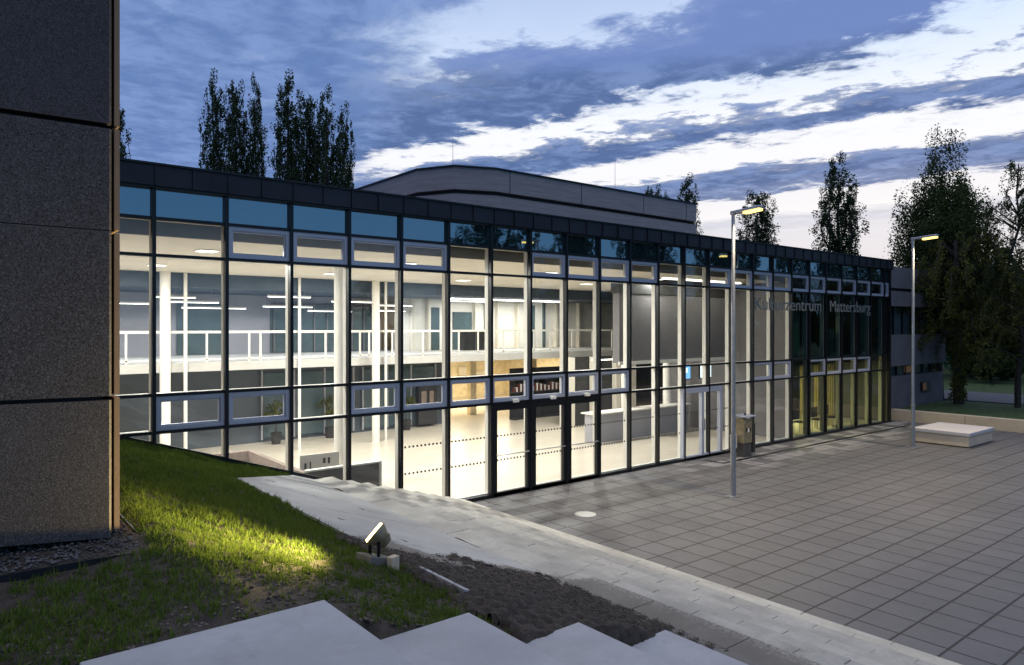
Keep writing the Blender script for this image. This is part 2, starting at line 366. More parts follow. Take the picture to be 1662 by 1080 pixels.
# hillside left of the stairs
xs = np.concatenate([np.arange(-40, -2, 2.0), np.arange(-2, 6.0, .1)]); ys = np.concatenate([np.arange(-40, 3, 2.0), np.arange(3, 13.86, .1), [13.86]])
nr = np.random.RandomState(3)
def slabtop(x): return 2.57-.343*max(0, math.floor((x-.725)/1.055)) if x < 4.94 else 9
def bumps(X, Y): return .018*np.sin(X*3.1+Y*1.7)+.014*np.sin(X*6.3-Y*4.4+1)+.008*np.sin(X*13+Y*11)
V = []; 
for y in ys:
    for x in xs:
        zz_ = slope(x) + (float(bumps(x, y)) if x > -2 and y > 3 else 0)
        V.append((x, y, min(zz_, slabtop(x)-.04) if y < 4.02 else zz_))
nx = len(xs); F = np.array([(j*nx+i, j*nx+i+1, (j+1)*nx+i+1, (j+1)*nx+i) for j in range(len(ys)-1) for i in range(nx-1)])
V = np.array(V); ho = npmesh('hillside', V, F, M['soil']); struct(ho)
for p in ho.data.polygons: p.use_smooth = True

def inside_gravel(x, y): return (x < 1.22 and y > 5.72)
# grass blades
def pad_left(y): return 3.52 if y < 11.1 else 3.52 + (y-11.1)*(2.0/2.75)
N = 78000
gx = nr.uniform(-2.6, 5.9, N); gy = nr.uniform(3.95, 13.84, N)
pn = np.sin(gx*2.3+1.3*np.sin(gy*1.9))+np.sin(gy*2.9+1.7*np.sin(gx*1.1+2))+.8*np.sin(gx*7.1+gy*5.3)+.6*np.sin(gx*11.7-gy*13.1)
dens_ = np.where(gy > 5.75, .9, np.where(gy > 5.15, .55, .66))
dens_ = np.clip(dens_ + .24*pn*(gy < 5.8) + .09*pn, .04, 1)
pl_ = np.where(gy < 11.1, 3.50, 3.50+(gy-11.1)*(2.0/2.75))
keep = (nr.rand(N) < dens_) & (gx < pl_) & ~((gx < 1.2) & (gy > 5.7)) & ~((gy < 4.03) & (gx > .5))
# the wedge of grass nearest the stair cheek thins out towards the loose soil
keep &= ~((gx > 3.1) & (gy < 4.9) & (nr.rand(N) < .75))
gx, gy = gx[keep], gy[keep]; n0 = len(gx); tuft = nr.uniform(.5, 1.5, n0)
K_ = nr.randint(3, 8, n0); gx, gy, tuft = np.repeat(gx, K_), np.repeat(gy, K_), np.repeat(tuft, K_); n = len(gx)
gx = gx+nr.normal(0, .011, n); gy = np.clip(gy+nr.normal(0, .011, n), 3.95, 13.84)
gz = np.clip(1.05+(5.9-gx)/3, 0, 2.54) + bumps(gx, gy)
hh = nr.uniform(.022, .058, n)*tuft*np.where(gy > 7, 1.15, 1.0); an = nr.uniform(0, 6.283, n); wd = nr.uniform(.002, .005, n)*np.where(gy > 8, 1.9, 1.3)
lean = nr.uniform(.1, .9, n)*hh; la = nr.uniform(0, 6.283, n)
V = np.zeros((n, 3, 3)); ca_, sa_ = np.cos(an)*wd, np.sin(an)*wd
V[:, 0] = np.stack([gx-ca_, gy-sa_, gz-.005], 1); V[:, 1] = np.stack([gx+ca_, gy+sa_, gz-.005], 1)
V[:, 2] = np.stack([gx+np.cos(la)*lean, gy+np.sin(la)*lean, gz+hh], 1)
go = npmesh('grass', V.reshape(-1, 3), np.arange(n*3).reshape(-1, 3), M['grass']); tag(go, 'sparse green grass growing on the dark bank beside the concrete path', 'grass', kind='stuff')

# stones: one low-poly pebble repeated into a mesh
def stones(name, pts, smin, smax, m, rs):
    base = np.array([(1,0,0),(-1,0,0),(0,1,0),(0,-1,0),(0,0,1),(0,0,-1)], float); fb = np.array([(0,2,4),(2,1,4),(1,3,4),(3,0,4),(2,0,5),(1,2,5),(3,1,5),(0,3,5)])
    n = len(pts); sz = rs.uniform(smin, smax, (n, 1, 1))*rs.uniform(.6, 1.3, (n, 1, 3)); jit = base[None]*(1+rs.uniform(-.25, .25, (n, 6, 3)))
    a = rs.uniform(0, 6.28, n); c, s = np.cos(a), np.sin(a); v = jit*sz; v[:, :, 2] *= .6
    x = v[:, :, 0]*c[:, None]-v[:, :, 1]*s[:, None]+.2*sz[:, 0, :1]; y = v[:, :, 0]*s[:, None]+v[:, :, 1]*c[:, None]
    V = np.stack([x, y, v[:, :, 2]], 2)+np.array(pts)[:, None, :]
    F = fb[None]+6*np.arange(n)[:, None, None]; return npmesh(name, V.reshape(-1, 3), F.reshape(-1, 3), m)
rs = np.random.RandomState(5)
bed = MB(); bed.prism([(-12, 5.75), (1.19, 5.75), (1.19, 13.8), (-12, 13.8)], 2.3, 2.555); struct(bed.build('gravel_bed_ground', M['soil']))
P = [(rs.uniform(-3, 1.17), rs.uniform(5.77, 6.6), 2.56+rs.uniform(0, .012)) for _ in range(2600)] + [(rs.uniform(.9, 1.17), rs.uniform(6.4, 13), 2.56) for _ in range(600)]
tag(stones('gravel', P, .008, .022, M['pebble'], rs), 'dark gravel strip under the concrete panel wall', 'gravel', kind='stuff')
P = []
while len(P) < 1500:
    x, y = rs.uniform(-2, 3.5), 3.98+rs.exponential(.9)
    if y > 7 or (x < 1.25 and y > 5.65) or (y < 4.03 and x > .5): continue
    P.append((x, y, slope(x)+float(bumps(x, y))+.002))
tag(stones('clods', P, .006, .024, mat('soil_clods', (.10, .085, .072), .95, var=.7, vscale=2), rs), 'loose stones and soil clods lying between the grass tufts', 'stones', kind='stuff')
# steel edging of the gravel strip
e = MB(); e.box(-12, 1.215, 5.712, 5.724, 2.4, 2.567).box(1.203, 1.215, 5.725, 13.7, 2.4, 2.567)
tag(e.build('edging_strip', M['fascia']), 'thin dark metal edging strip around the gravel under the panel wall', 'edging')

# concrete path on the bank, with its joint
def zp(x, y): return 1.05+(5.9-x)/3+.035
pad = MB(); pad.prism([(3.52, 4.05), (5.9, 4.05), (5.9, 9.3), (3.52, 9.3)], lambda x, y: zp(x, y)-.25, zp)
pad.prism([(3.52, 9.315), (5.9, 9.315), (5.9, 13.82), (5.5, 13.82), (3.52, 11.1)], lambda x, y: zp(x, y)-.25, zp)
struct(pad.build('path', M['pad']))
pad2 = MB(); pad2.prism([(4.97, -6), (5.9, -6), (5.9, 4.035), (4.97, 4.035)], lambda x, y: zp(x, y)-.35, zp); struct(pad2.build('path_lower', M['pad']))
# loose soil on the path
def soilh(x, y):
    # signed outline, then lumps
    n = .22*math.sin(x*5.1+y*2.2)+.16*math.sin(y*7.7-x*3.1+1)+.10*math.sin(x*17+y*13)+.08*math.sin(x*29-y*23)+.05*math.sin(x*47+y*41)
    top = 6.95 - .18*(x-3.5) + n*1.1
    d = min(top-y, (x-3.38)*1.5+.25*n+.12, 5.93-x+.10*n)
    h = .12*(1-math.exp(-max(0, d)*1.1))*(1+.5*math.sin(x*2.1+y*1.3))
    h += .012*math.sin(x*31+y*17)+.010*math.sin(x*19-y*37)+.02*max(0, math.sin(x*3.3-y*5.2+.7))**6
    return d, h
V, F, idx = [], [], {}
st = .035; ix = [3.1+st*i for i in range(int(2.85/st))]; iy = [3.96+st*i for i in range(int(3.95/st))]
def vid(i, j):
    if (i, j) not in idx:
        x, y = ix[i], iy[j]; d, h = soilh(x, y); idx[(i, j)] = len(V)
        V.append((x+rs.uniform(-.008, .008), y+rs.uniform(-.008, .008), min(zp(x, y)-.02+(max(-.03, h) if d > .05 else -.07), slabtop(x)-.01 if y < 3.99 else 99)+rs.uniform(-.003, .004)))
    return idx[(i, j)]
for i in range(len(ix)-1):
    for j in range(len(iy)-1):
        if soilh(ix[i], iy[j])[0] > 0: F.append((vid(i, j), vid(i+1, j), vid(i+1, j+1), vid(i, j+1)))
so = npmesh('loose_soil', np.array(V), np.array(F), M['soil2']); tag(so, 'dark loose soil spread over the lower end of the concrete path', 'soil', kind='stuff')
P = []
while len(P) < 9000:
    x, y = rs.uniform(3.3, 6.3), rs.uniform(4.05, 7.7); d, h = soilh(x, y)
    if d < -.5 or (d < 0 and rs.rand() > math.exp(d*11)): continue
    z = zp(x, y)+max(0, h if d > 0 else 0) if x < 5.9 else 1.08-.12*int((x-5.9)/.411)
    P.append((x, y, z-.004))
tag(stones('soil_crumbs', P, .003, .008, M['soil2'], rs), 'soil crumbs scattered around the dark heap on the concrete path', 'soil', kind='stuff')
cb = MB(); cb.prism([(3.50, 5.0), (3.56, 5.0), (3.56, 5.75), (3.50, 5.75)], lambda x, y: zp(x, y)-.2, lambda x, y: zp(x, y)+.055)
tag(cb.build('kerb_piece', M['slab'], bevel=.006), 'short pale kerb piece sticking out between grass and loose soil', 'kerb')
ev = MB()  # black strip in place of the shadow along the path's left edge
ev.prism([(3.47, 5.8), (3.505, 5.8), (3.505, 11.1), (3.47, 11.1)], lambda x, y: zp(x, y)-.3, lambda x, y: zp(x, y)-.01)
tag(ev.build('path_gap_shade', M['black']), 'thin black strip standing for the shadow gap between the grass bank and the concrete path', 'edging')

# big concrete seating steps in front of the camera
names = ['uppermost and widest pale concrete seating step with a sharp far corner in the grass', 'second pale concrete seating step, one below the widest one',
         'third pale concrete seating step, its far corner in the loose soil', 'lowest pale concrete seating step beside the stone stairs']
for k in range(4):
    x0 = .52 if k == 0 else .725+1.055*k-.02; x1 = 1.78+1.055*k; z1 = 2.57-.343*k
    b = MB(); b.box(x0, x1, -5, 4.0, z1-.42, z1)
    tag(b.build('seating_step', M['slab'], bevel=.008), names[k], 'concrete step', 'large concrete seating steps')
dg = MB()
for k in range(9): dg.box(.04+.052*k, .066+.052*k, 2.9, 3.97, 2.45, 2.56)
dg.box(.0, .5, 3.975, 3.995, 2.42, 2.565)
tag(dg.build('drain_grate', M['black']), 'black ribbed drain grate at the end of the uppermost concrete step', 'grate')
ob = MB(); ob.cbox((.09, 4.06, 2.585), (.16, .05, .045), (.1, 0, .15))
tag(ob.build('clay_shard', mat('orange_clay', (.42, .11, .05), .8, var=.2)), 'small orange clay shard lying beside the black grate', 'shard')

# low stone stairs
stair = empty('stone_stairs', (5.9, 4, 0), 'long flight of low pale stone stairs between dark paving and soil', 'stairs')
for k in range(9):
    tr = MB(); x0 = 5.905+.411*k; z1 = 1.08-.12*k; y = 13.80-.31*((k*5) % 4)
    edges = [13.83]
    while y > -8:
        if edges[-1]-y > .3: edges.append(y)
        y -= 1.22
    for a, b in zip(edges, edges[1:]): tr.box(x0, x0+.425 if k < 8 else x0+.40, b+.005, a-.004, z1-.22, z1+rs.uniform(-.003, .003))
    tr.build('tread', M[('stone', 'stone_grey2', 'stone_grey2', 'stone', 'stone', 'stone_grey', 'stone_grey2', 'stone_pale', 'stone_pale')[k]], stair, bevel=.006)
fd = MB(); fd.prism([(5.92, -8), (9.5, -8), (9.5, 13.8), (5.92, 13.8)], -.05, lambda x, y: 1.08-.292*(x-5.9)-.2); fd.build('foundation', M['charcoal'], stair)

# ------------------------------------------------------------------ left concrete building
lb = empty('panel_building', (1.06, 6.2, 2.6), 'dark concrete panel building filling the left edge of the photo', 'building')
b = MB(); b.box(-12, .97, 6.30, 16, 2.72, 12.4); b.build('core_wall', M['charcoal'], lb)
def panel(z0l, z0r, z1l, z1r, m, name='wall_panel'):   # front panel with a slightly sloping joint, chamfered towards the corner
    p = MB(); xr, xl, y0, y1 = 1.005, -12, 6.2, 6.292
    f = (0-xl)/(xr-xl)
    def zl(zl_, zr_): return zr_+(zl_-zr_)*(xr-xl)/(xr-0)
    a0, a1 = z0r+(z0l-z0r)*13/1.0, z1r+(z1l-z1r)*13/1.0
    p.v += [(xl,y0,a0),(xr,y0,z0r),(xr+.018,y0+.018,z0r),(xr+.018,y1,z0r),(xl,y1,a0),(xl,y0,a1),(xr,y0,z1r),(xr+.018,y0+.018,z1r),(xr+.018,y1,z1r),(xl,y1,a1)]
    p.f += [(0,1,6,5),(1,2,7,6),(2,3,8,7),(3,4,9,8),(4,0,5,9),(5,6,7,8,9),(0,4,3,2,1)]
    return p.build(name, m, lb)
def zat(v, u):  # height on the panel plane of a measured joint
    th = math.atan((u-831)/1150); d = math.cos(th); ry = math.sin(PHI)-math.cos(PHI)*(u-831)/1150
    return EYE+(530-v)/1150*6.2/ry
J = [(zat(888, 0), zat(871, 190)), (zat(652.5, 0), zat(644.5, 190)), (zat(361, 0), zat(375.5, 190)), (zat(178, 0), zat(205.5, 190))]
def lr(j):   # left value extrapolated at x=0 plane end, right at corner
    xl = 6.2*(math.cos(PHI)-math.sin(PHI)*831/1150)/(math.sin(PHI)+math.cos(PHI)*831/1150)
    k = (j[0]-j[1])/(1.005-xl); return j[1]+k*1.0, j[1]
J = [lr(j) for j in J]
gap = .022
panel(J[0][0], J[0][1], J[1][0]-gap, J[1][1]-gap, M['agg_w'])
panel(J[1][0]+gap*.4, J[1][1]+gap*.4, J[2][0]-.004, J[2][1]-.004, M['agg'])
panel(J[2][0]+.003, J[2][1]+.003, J[3][0]-gap*1.2, J[3][1]-gap*1.2, M['agg'])
panel(J[3][0]+gap*.6, J[3][1]+gap*.6, 12.4, 12.4, M['agg_s'])
zs = [2.60, J[1][1], J[2][1], J[3][1], 8.6, 12.4]
for a, b_ in zip(zs, zs[1:]):
    p = MB(); p.box(1.050, 1.088, 6.262, 16, a+.015, b_-.01); p.build('side_panel', M['edge'], lb)

# ------------------------------------------------------------------ the glazed building
X0, MOD = 2.94, 1.2565
def mx(i): return X0+MOD*i
XE = 32.38
FB = empty('glazed_building', (mx(9), YF, 0), 'long glazed school hall with black mullions, lit white inside', 'building')
def base_z(x): return max(0.0, min(2.54, (9.1-x)/3))
HB, T4, T3, T2, T1, TG, TF = .10, 2.30, 2.97, 5.47, 6.13, 6.68, 7.08
for i in range(-3, 25):
    x = mx(i) if i < 24 else XE; wdt = .065 if i < 24 else .16
    zb = base_z(x)-.12
    MB().box(x-wdt/2, x+wdt/2, 13.79, 13.895, zb, TG).build('mullion', M['black'], FB)
    if i < 24: MB().box(x-.03, x+.03, 13.925, 14.06, max(zb, -.02), 6.66).build('mullion_fin', M['white'], FB)
# transoms and base rails: horizontal, black outside, white inside
for z in (T4, T3, T2, T1):
    xa = mx(-3) if z > 2.9 else mx(-1)
    MB().box(xa, XE, 13.812, 13.905, z-.028, z+.028).build('transom', M['black'], FB)
    tb = MB()
    for i in range(-3, 24):
        if z < base_z(mx(i+1)): continue
        tb.box(mx(i)+.031, (mx(i+1) if i < 23 else XE)-.031, 13.927, 14.04, z-.027, z+.027)
    tb.build('transom_inner', M['white'], FB)
rb = MB()
pts = [(mx(-3), 2.46), (1.5, 2.53), (9.1, 0.0), (XE, 0.0)]
for (xa, za), (xb, zb) in zip(pts, pts[1:]):
    b = len(rb.v); t_ = .085
    for y in (13.80, 13.91): rb.v += [(xa, y, za-.05), (xb, y, zb-.05), (xb, y, zb+t_), (xa, y, za+t_)]
    rb.f += [(b,b+1,b+2,b+3),(b+7,b+6,b+5,b+4),(b+3,b+2,b+6,b+7),(b,b+4,b+5,b+1),(b,b+3,b+7,b+4),(b+1,b+5,b+6,b+2)]
rb.build('base_rail', M['black'], FB)
MB().box(9.15, XE, 13.93, 14.06, .0, .10).build('base_rail_inner', M['white'], FB)
# fascia with standing seams and cap
fa = MB(); fa.box(mx(-3)-1, XE+.1, 13.70, 14.18, TG+.012, TF-.03)
x = mx(-3)
while x < XE: fa.box(x-.012, x+.012, 13.672, 13.6985, TG+.02, TF-.035); x += MOD/2
fa.build('fascia', M['fascia'], FB)
MB().box(mx(-3)-1, XE+.14, 13.66, 14.3, TF-.027, TF+.01).build('roof_cap', M['black'], FB)
MB().box(mx(-3)-1, XE+.1, 14.19, 36, 6.80, 7.0).build('roof', M['fascia'], FB)
MB().box(mx(-3)-1, XE+.08, 13.74, 13.90, TG-.02, TG+.008).build('soffit_strip', M['black'], FB)

def pane(mb, xa, xb, za, zb, y=13.91):
    """a vertical pane whose foot follows the bank"""
    ba, bb = max(za, base_z(xa)+.03 if za < 2.2 else za), max(za, base_z(xb)+.03 if za < 2.2 else za)
    if ba >= zb and bb >= zb: return
    mb.poly([(xa, y, min(ba, zb)), (xb, y, min(bb, zb)), (xb, y, zb), (xa, y, zb)])
UP = [1, 2, 3, 4, 7, 8, 9, 10]+list(range(13, 24)); LO = [0, 1, 3, 4, 5, 6, 7, 8, 9, 15, 16, 18, 19, 20, 21]
DOORS = [6, 7, 8]
def window(xa, xb, za, zb, gm):
    f = MB(); w_ = .07; ya, yb = 13.835, 13.925
    f.box(xa, xb, ya, yb, za, za+w_).box(xa, xb, ya, yb, zb-w_, zb).box(xa, xa+w_, ya, yb, za+w_, zb-w_).box(xb-w_, xb, ya, yb, za+w_, zb-w_)
    i_ = .032; f.box(xa+w_, xb-w_, ya+.03, yb, za+w_, za+w_+i_).box(xa+w_, xb-w_, ya+.03, yb, zb-w_-i_, zb-w_).box(xa+w_, xa+w_+i_, ya+.03, yb, za+w_+i_, zb-w_-i_).box(xb-w_-i_, xb-w_, ya+.03, yb, za+w_+i_, zb-w_-i_)
    o = f.build('window', M['frame'], FB)
    p = MB().poly([(xa+w_+i_, 13.9, za+w_+i_), (xb-w_-i_, 13.9, za+w_+i_), (xb-w_-i_, 13.9, zb-w_-i_), (xa+w_+i_, 13.9, zb-w_-i_)]).build('pane', gm)
    p.parent = o; p.matrix_parent_inverse = o.matrix_parent_inverse.copy(); p.matrix_parent_inverse = Matrix.Identity(4)
    return o
for i in range(-3, 24):
    xa, xb = mx(i)+.033, (mx(i+1) if i < 23 else XE-.05)-.033
    gm = M['glass'] if i < 17 else M['glass_dark']
    MB().poly([(xa, 13.88, T1+.028), (xb, 13.88, T1+.028), (xb, 13.88, TG-.02), (xa, 13.88, TG-.02)]).build('spandrel_pane', M['spandrel'], FB)
    mb = MB()
    if i in UP: window(xa, xb, T2+.03, T1-.03, gm)
    else: pane(mb, xa, xb, T2+.028, T1-.028)
    pane(mb, xa, xb, T3+.028, T2-.028)
    if i in LO: window(xa, xb, T4+.03, T3-.03, gm)
    else: pane(mb, xa, xb, T4+.028, T3-.028)
    if i not in DOORS and i not in (12, 13): pane(mb, xa, xb, HB, T4-.028)
    mb.build('glazing', gm, FB)
# three black entrance doors
for i in DOORS:
    xa, xb = mx(i)+.034, mx(i+1)-.034
    d = MB(); fw = .13
    d.box(xa, xa+fw, 13.80, 13.90, .015, 2.268).box(xb-fw*.7, xb, 13.80, 13.90, .015, 2.268).box(xa+fw, xb-fw*.7, 13.80, 13.90, 2.12, 2.268).box(xa+fw, xb-fw*.7, 13.80, 13.90, .015, .11)
    o = d.build('door', M['black'], FB)
    o['label'] = 'black framed glass entrance door'
    def sub(mb, nm, m):
        p = mb.build(nm, m); p.parent = o; return p
    sub(MB().poly([(xa+fw, 13.86, .11), (xb-fw*.7, 13.86, .11), (xb-fw*.7, 13.86, 2.12), (xa+fw, 13.86, 2.12)]), 'door_glass', M['glass'])
    sub(MB().tube((xa+fw-.02, 13.75, 1.03), (xb-fw*.6, 13.75, 1.03), .014).tube((xa+fw-.02, 13.75, 1.03), (xa+fw-.02, 13.81, 1.03), .01).tube((xb-fw*.6, 13.75, 1.03), (xb-fw*.6, 13.81, 1.03), .01), 'handle', M['steel'])
    s_ = MB().cbox(((xa+xb)/2+.1, 13.77, 2.34), (.16, .07, .08)); s_.build('door_sensor', M['white'], FB)
# grey double door
xa, xb = 17.93, 19.98
d = MB(); f = .12
d.box(xa, xa+f, 13.80, 13.92, .01, 2.262).box(xb-f, xb, 13.80, 13.92, .01, 2.262).box(xa+f, xb-f, 13.80, 13.92, 2.10, 2.262).box(xa+f, xb-f, 13.80, 13.92, .01, .13)
xm = (xa+xb)/2; d.box(xm-.07, xm+.07, 13.81, 13.92, .13, 2.10)
o = d.build('double_door', M['frame'], FB); o['label'] = 'lilac grey framed double door'
p = MB().poly([(xa+f, 13.87, .13), (xm-.07, 13.87, .13), (xm-.07, 13.87, 2.1), (xa+f, 13.87, 2.1)]).poly([(xm+.07, 13.87, .13), (xb-f, 13.87, .13), (xb-f, 13.87, 2.1), (xm+.07, 13.87, 2.1)]).build('door_glass', M['glass']); p.parent = o
p = MB().tube((xm-.03, 13.765, .9), (xm-.03, 13.765, 1.25), .014).tube((xm+.03, 13.765, .9), (xm+.03, 13.765, 1.25), .014).build('handle', M['steel']); p.parent = o
pn_ = MB(); pane(pn_, xb+.01, mx(14)-.034, HB, T4-.03); pn_.build('glazing', M['glass'], FB)
# rows of small safety squares on the lower panes
sd = MB()
for z in (.86, 1.46):
    x = mx(4)+.12
    while x < mx(14):
        k = (x-X0)/MOD; fr = k-math.floor(k)
        if .07 < fr < .93: sd.box(x, x+.045, 13.896, 13.901, z, z+.045)
        x += .105
sd.build('safety_dots', M['parapet_dark'], FB)
# lettering on the glass
def word(txt, x0, x1, z, hgt):
    cu = bpy.data.curves.new('lettering', 'FONT'); cu.body = txt; cu.size = 1; cu.extrude = .012
    o = bpy.data.objects.new('lettering', cu); COL.objects.link(o); cu.materials.append(M['letter'])
    bpy.context.view_layer.update(); wd_ = o.dimensions.x
    me = bpy.data.meshes.new_from_object(o.evaluated_get(bpy.context.evaluated_depsgraph_get())); bpy.data.objects.remove(o)
    o = bpy.data.objects.new('lettering', me); COL.objects.link(o)
    o.parent = FB; o.matrix_parent_inverse = Matrix.Translation(-Vector(FB.location))
    o.rotation_euler = (R(90), 0, 0); o.scale = ((x1-x0)/wd_, hgt/.7, 1); o.location = (x0, 13.76, z)
word('Kulturzentrum', 21.75, 26.25, 4.78, .44); word('Mattersburg', 26.95, 30.35, 4.78, .44)

# ---------------- interior (floor, ceilings, gallery)
XL, XR = mx(-3)-.9, XE
MB().box(XL, XR, 13.95, 36, -.3, 0).build('floor', M['tiles'], FB)
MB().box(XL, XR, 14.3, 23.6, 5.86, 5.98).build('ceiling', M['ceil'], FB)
MB().box(XL, XR, 14.2, 14.28, 5.86, 6.6).build('bulkhead', M['bulk'], FB)
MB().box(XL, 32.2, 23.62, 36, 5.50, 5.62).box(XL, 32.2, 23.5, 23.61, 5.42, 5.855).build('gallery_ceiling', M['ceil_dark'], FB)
MB().box(XL-.2, XL, 13.95, 36, 0, 6.7).build('end_wall', M['wall_lilac'], FB)
MB().box(XR+.0, XR+.25, 13.93, 36, 0, 6.7).build('end_wall', M['wing'], FB)
MB().box(XL, XR, 36, 36.2, 0, 6.8).build('rear_wall', M['wall_lilac'], FB)
MB().box(XL, 17.4, 23.52, 36, 2.78, 3.06).box(17.4, 31, 23.52, 28.4, 2.78, 3.06).build('gallery_slab', mat('grey_white_paint', (.50, .49, .47), .6, var=.05), FB)
rl = MB(); rl.box(XL, 25.6, 23.56, 23.62, 3.98, 4.06); rl.box(XL, 25.6, 23.57, 23.61, 3.13, 3.17)
x = XL+.3; k = 0
while x < 25.6:
    rl.box(x-.03, x+.03, 23.57, 23.61, 3.06, 3.98)
    if k % 3 == 1: rl.box(x+.34, x+.40, 23.57, 23.61, 3.06, 3.98)
    x += 1.33; k += 1
rl.build('railing', M['white'], FB)
MB().box(XL, 16.2, 30.0, 30.2, 3.06, 5.5).build('gallery_wall', M['wall_lilac'], FB)
gp = MB()
for xa, xb in ((-.5, 3.4), (7.2, 8.9), (10.9, 16.0)): gp.box(xa, xb, 29.93, 29.99, 3.07, 5.1)
gp.build('gallery_glazing', M['glass_int'], FB)
gm_ = MB()
for k in range(9): gm_.box(11+k*.6, 11.06+k*.6, 29.85, 29.92, 3.07, 5.2)
gm_.box(10.9, 16.0, 29.86, 29.925, 5.1, 5.16)
gm_.build('partition_posts', M['wall_grey'], FB)
# ground floor rear wall under the gallery
MB().box(XL, 17.0, 25.7, 25.9, 0, 2.78).build('hall_wall', M['wall_dark'], FB)
wn_ = MB()
for xa, xb in ((9.0, 12.6), (13.0, 16.4)): wn_.box(xa, xb, 25.62, 25.69, .15, 2.5)
wn_.build('hall_wall_glazing', M['glass_int'], FB)
wp = MB()
for xx in (9.0, 10.2, 11.4, 12.6, 13.0, 14.1, 15.2, 16.4): wp.box(xx-.03, xx+.03, 25.56, 25.615, .1, 2.6)
wp.build('hall_wall_posts', M['wall_lilac'], FB)
# bright corridor behind the gallery
MB().box(16.2, 31.5, 28.6, 28.75, 3.06, 5.5).build('corridor_wall', M['white'], FB)
cg = MB()
for xa, xb, za, zb in ((17.9, 18.5, 3.07, 5.1), (19.3, 20.4, 3.07, 4.9), (21.2, 21.35, 3.07, 5.5), (24.0, 24.5, 3.07, 5.3), (25.1, 25.25, 3.07, 5.5)): cg.box(xa, xb, 28.50, 28.595, za, zb)
cg.build('corridor_door', M['glass_int'], FB)
cf = MB()
for xx in (16.9, 17.8, 20.5, 21.9, 23.2, 25.9, 27.6, 29.2): cf.box(xx, xx+.12, 28.35, 28.59, 3.06, 5.5)
cf.build('corridor_posts', M['ceil'], FB)
# warm timber room on the ground floor
wr = MB(); wr.box(17.0, 17.2, 25.7, 35, 0, 2.78).box(17.2, 27.5, 34.8, 35, 0, 2.78); wr.box(27.5, 27.7, 26, 35, 0, 2.78)
wr.build('timber_wall', M['wood'], FB)
wc = MB()
for k in range(7): wc.box(18.1+k*1.15, 18.75+k*1.15, 34.6, 34.79, .8+.25*(k % 3), 1.5+.3*(k % 2))
wc.build('timber_alcoves', M['ceil'], FB)
MB().box(19.6, 19.95, 27.5, 27.8, 0, 2.78).box(23.4, 23.75, 27.5, 27.8, 0, 2.78).build('timber_pillar', M['wood'], FB)
# suspended grey wall and dark bulkhead above it
MB().box(17.86, 24.4, 16.4, 16.7, 2.95, 5.32).build('hanging_wall', M['wall_grey'], FB)
MB().box(17.80, 24.4, 16.36, 16.74, 5.33, 5.855).build('hanging_wall_head', M['charcoal'], FB)
MB().box(17.80, 24.4, 16.34, 16.395, 2.89, 3.0).build('hanging_wall_foot', M['white'], FB)
# rear of the counter area
MB().box(20.6, 24.4, 21.6, 21.8, 0, 2.9).build('counter_rear_wall', M['charcoal'], FB)
pp = MB()
for xx in (20.2, 21.6, 23.0, 24.0): pp.box(xx, xx+.3, 21.3, 21.55, 0, 2.9)
pp.build('wall_pillars', M['ceil'], FB)
# dark rooms at the far end
MB().box(24.42, 24.6, 13.945, 19.9, 0, 5.85).build('cross_wall', M['wall_grey'], FB)
MB().box(24.62, XR-.02, 14.15, 18, 2.72, 2.95).build('upper_floor', M['charcoal'], FB)
bl = MB()
for k in range(11):
    xx = 24.8+k*.68
    if k % 4 != 3: bl.box(xx, xx+.5, 14.45, 14.50, 2.97, 3.3+.35*((k*7) % 5)+.8*(k % 2))
bl.build('blinds', M['teal'], FB)
MB().box(24.7, XR-.1, 18.0, 18.2, 0, 5.85).build('room_wall', M['charcoal'], FB)
cu_ = MB()
for xa, xb in ((25.95, 26.35), (26.85, 27.25), (27.95, 28.35), (28.95, 29.6)):
    n_ = int((xb-xa)/.09)
    for k in range(n_): cu_.box(xa+k*.09, xa+k*.09+.085, 14.9+.03*(k % 2), 14.91+.03*(k % 2), .02, 2.6)
cu_.build('curtain', M['curtain'], FB)
# white columns
def cu_(u, Y): a = (u-831)/1150; return Y*(math.cos(PHI)+math.sin(PHI)*a)/(math.sin(PHI)-math.cos(PHI)*a)
for x, y, r_ in ((cu_(268, 23.2), 23.2, .15), (cu_(552, 16.6), 16.6, .15), (cu_(610, 23.2), 23.2, .14), (cu_(301, 23.4), 23.4, .055), (cu_(486, 23.4), 23.4, .05), (cu_(626, 23.4), 23.4, .05), (20.6, 18.6, .16), (23.1, 18.6, .16)):
    zt = 5.86
    MB().tube((x, y, 0), (x, y, zt), r_, n=24).build('column', M['white'], FB, smooth=False)
# stairwell parapet inside
MB().box(6.15, 7.83, 14.62, 14.72, 0, 1.06).build('stairwell_panel', M['parapet_dark'], FB)
MB().box(6.02, 6.14, 14.62, 18.2, 0, 1.06).box(1.5, 6.01, 18.08, 18.2, 0, 1.06).build('stairwell_wall', M['parapet'], FB)
MB().box(6.10, 7.90, 14.60, 14.74, 1.063, 1.10).box(7.84, 7.90, 14.60, 14.74, 0, 1.06).build('stairwell_trim', M['white'], FB)

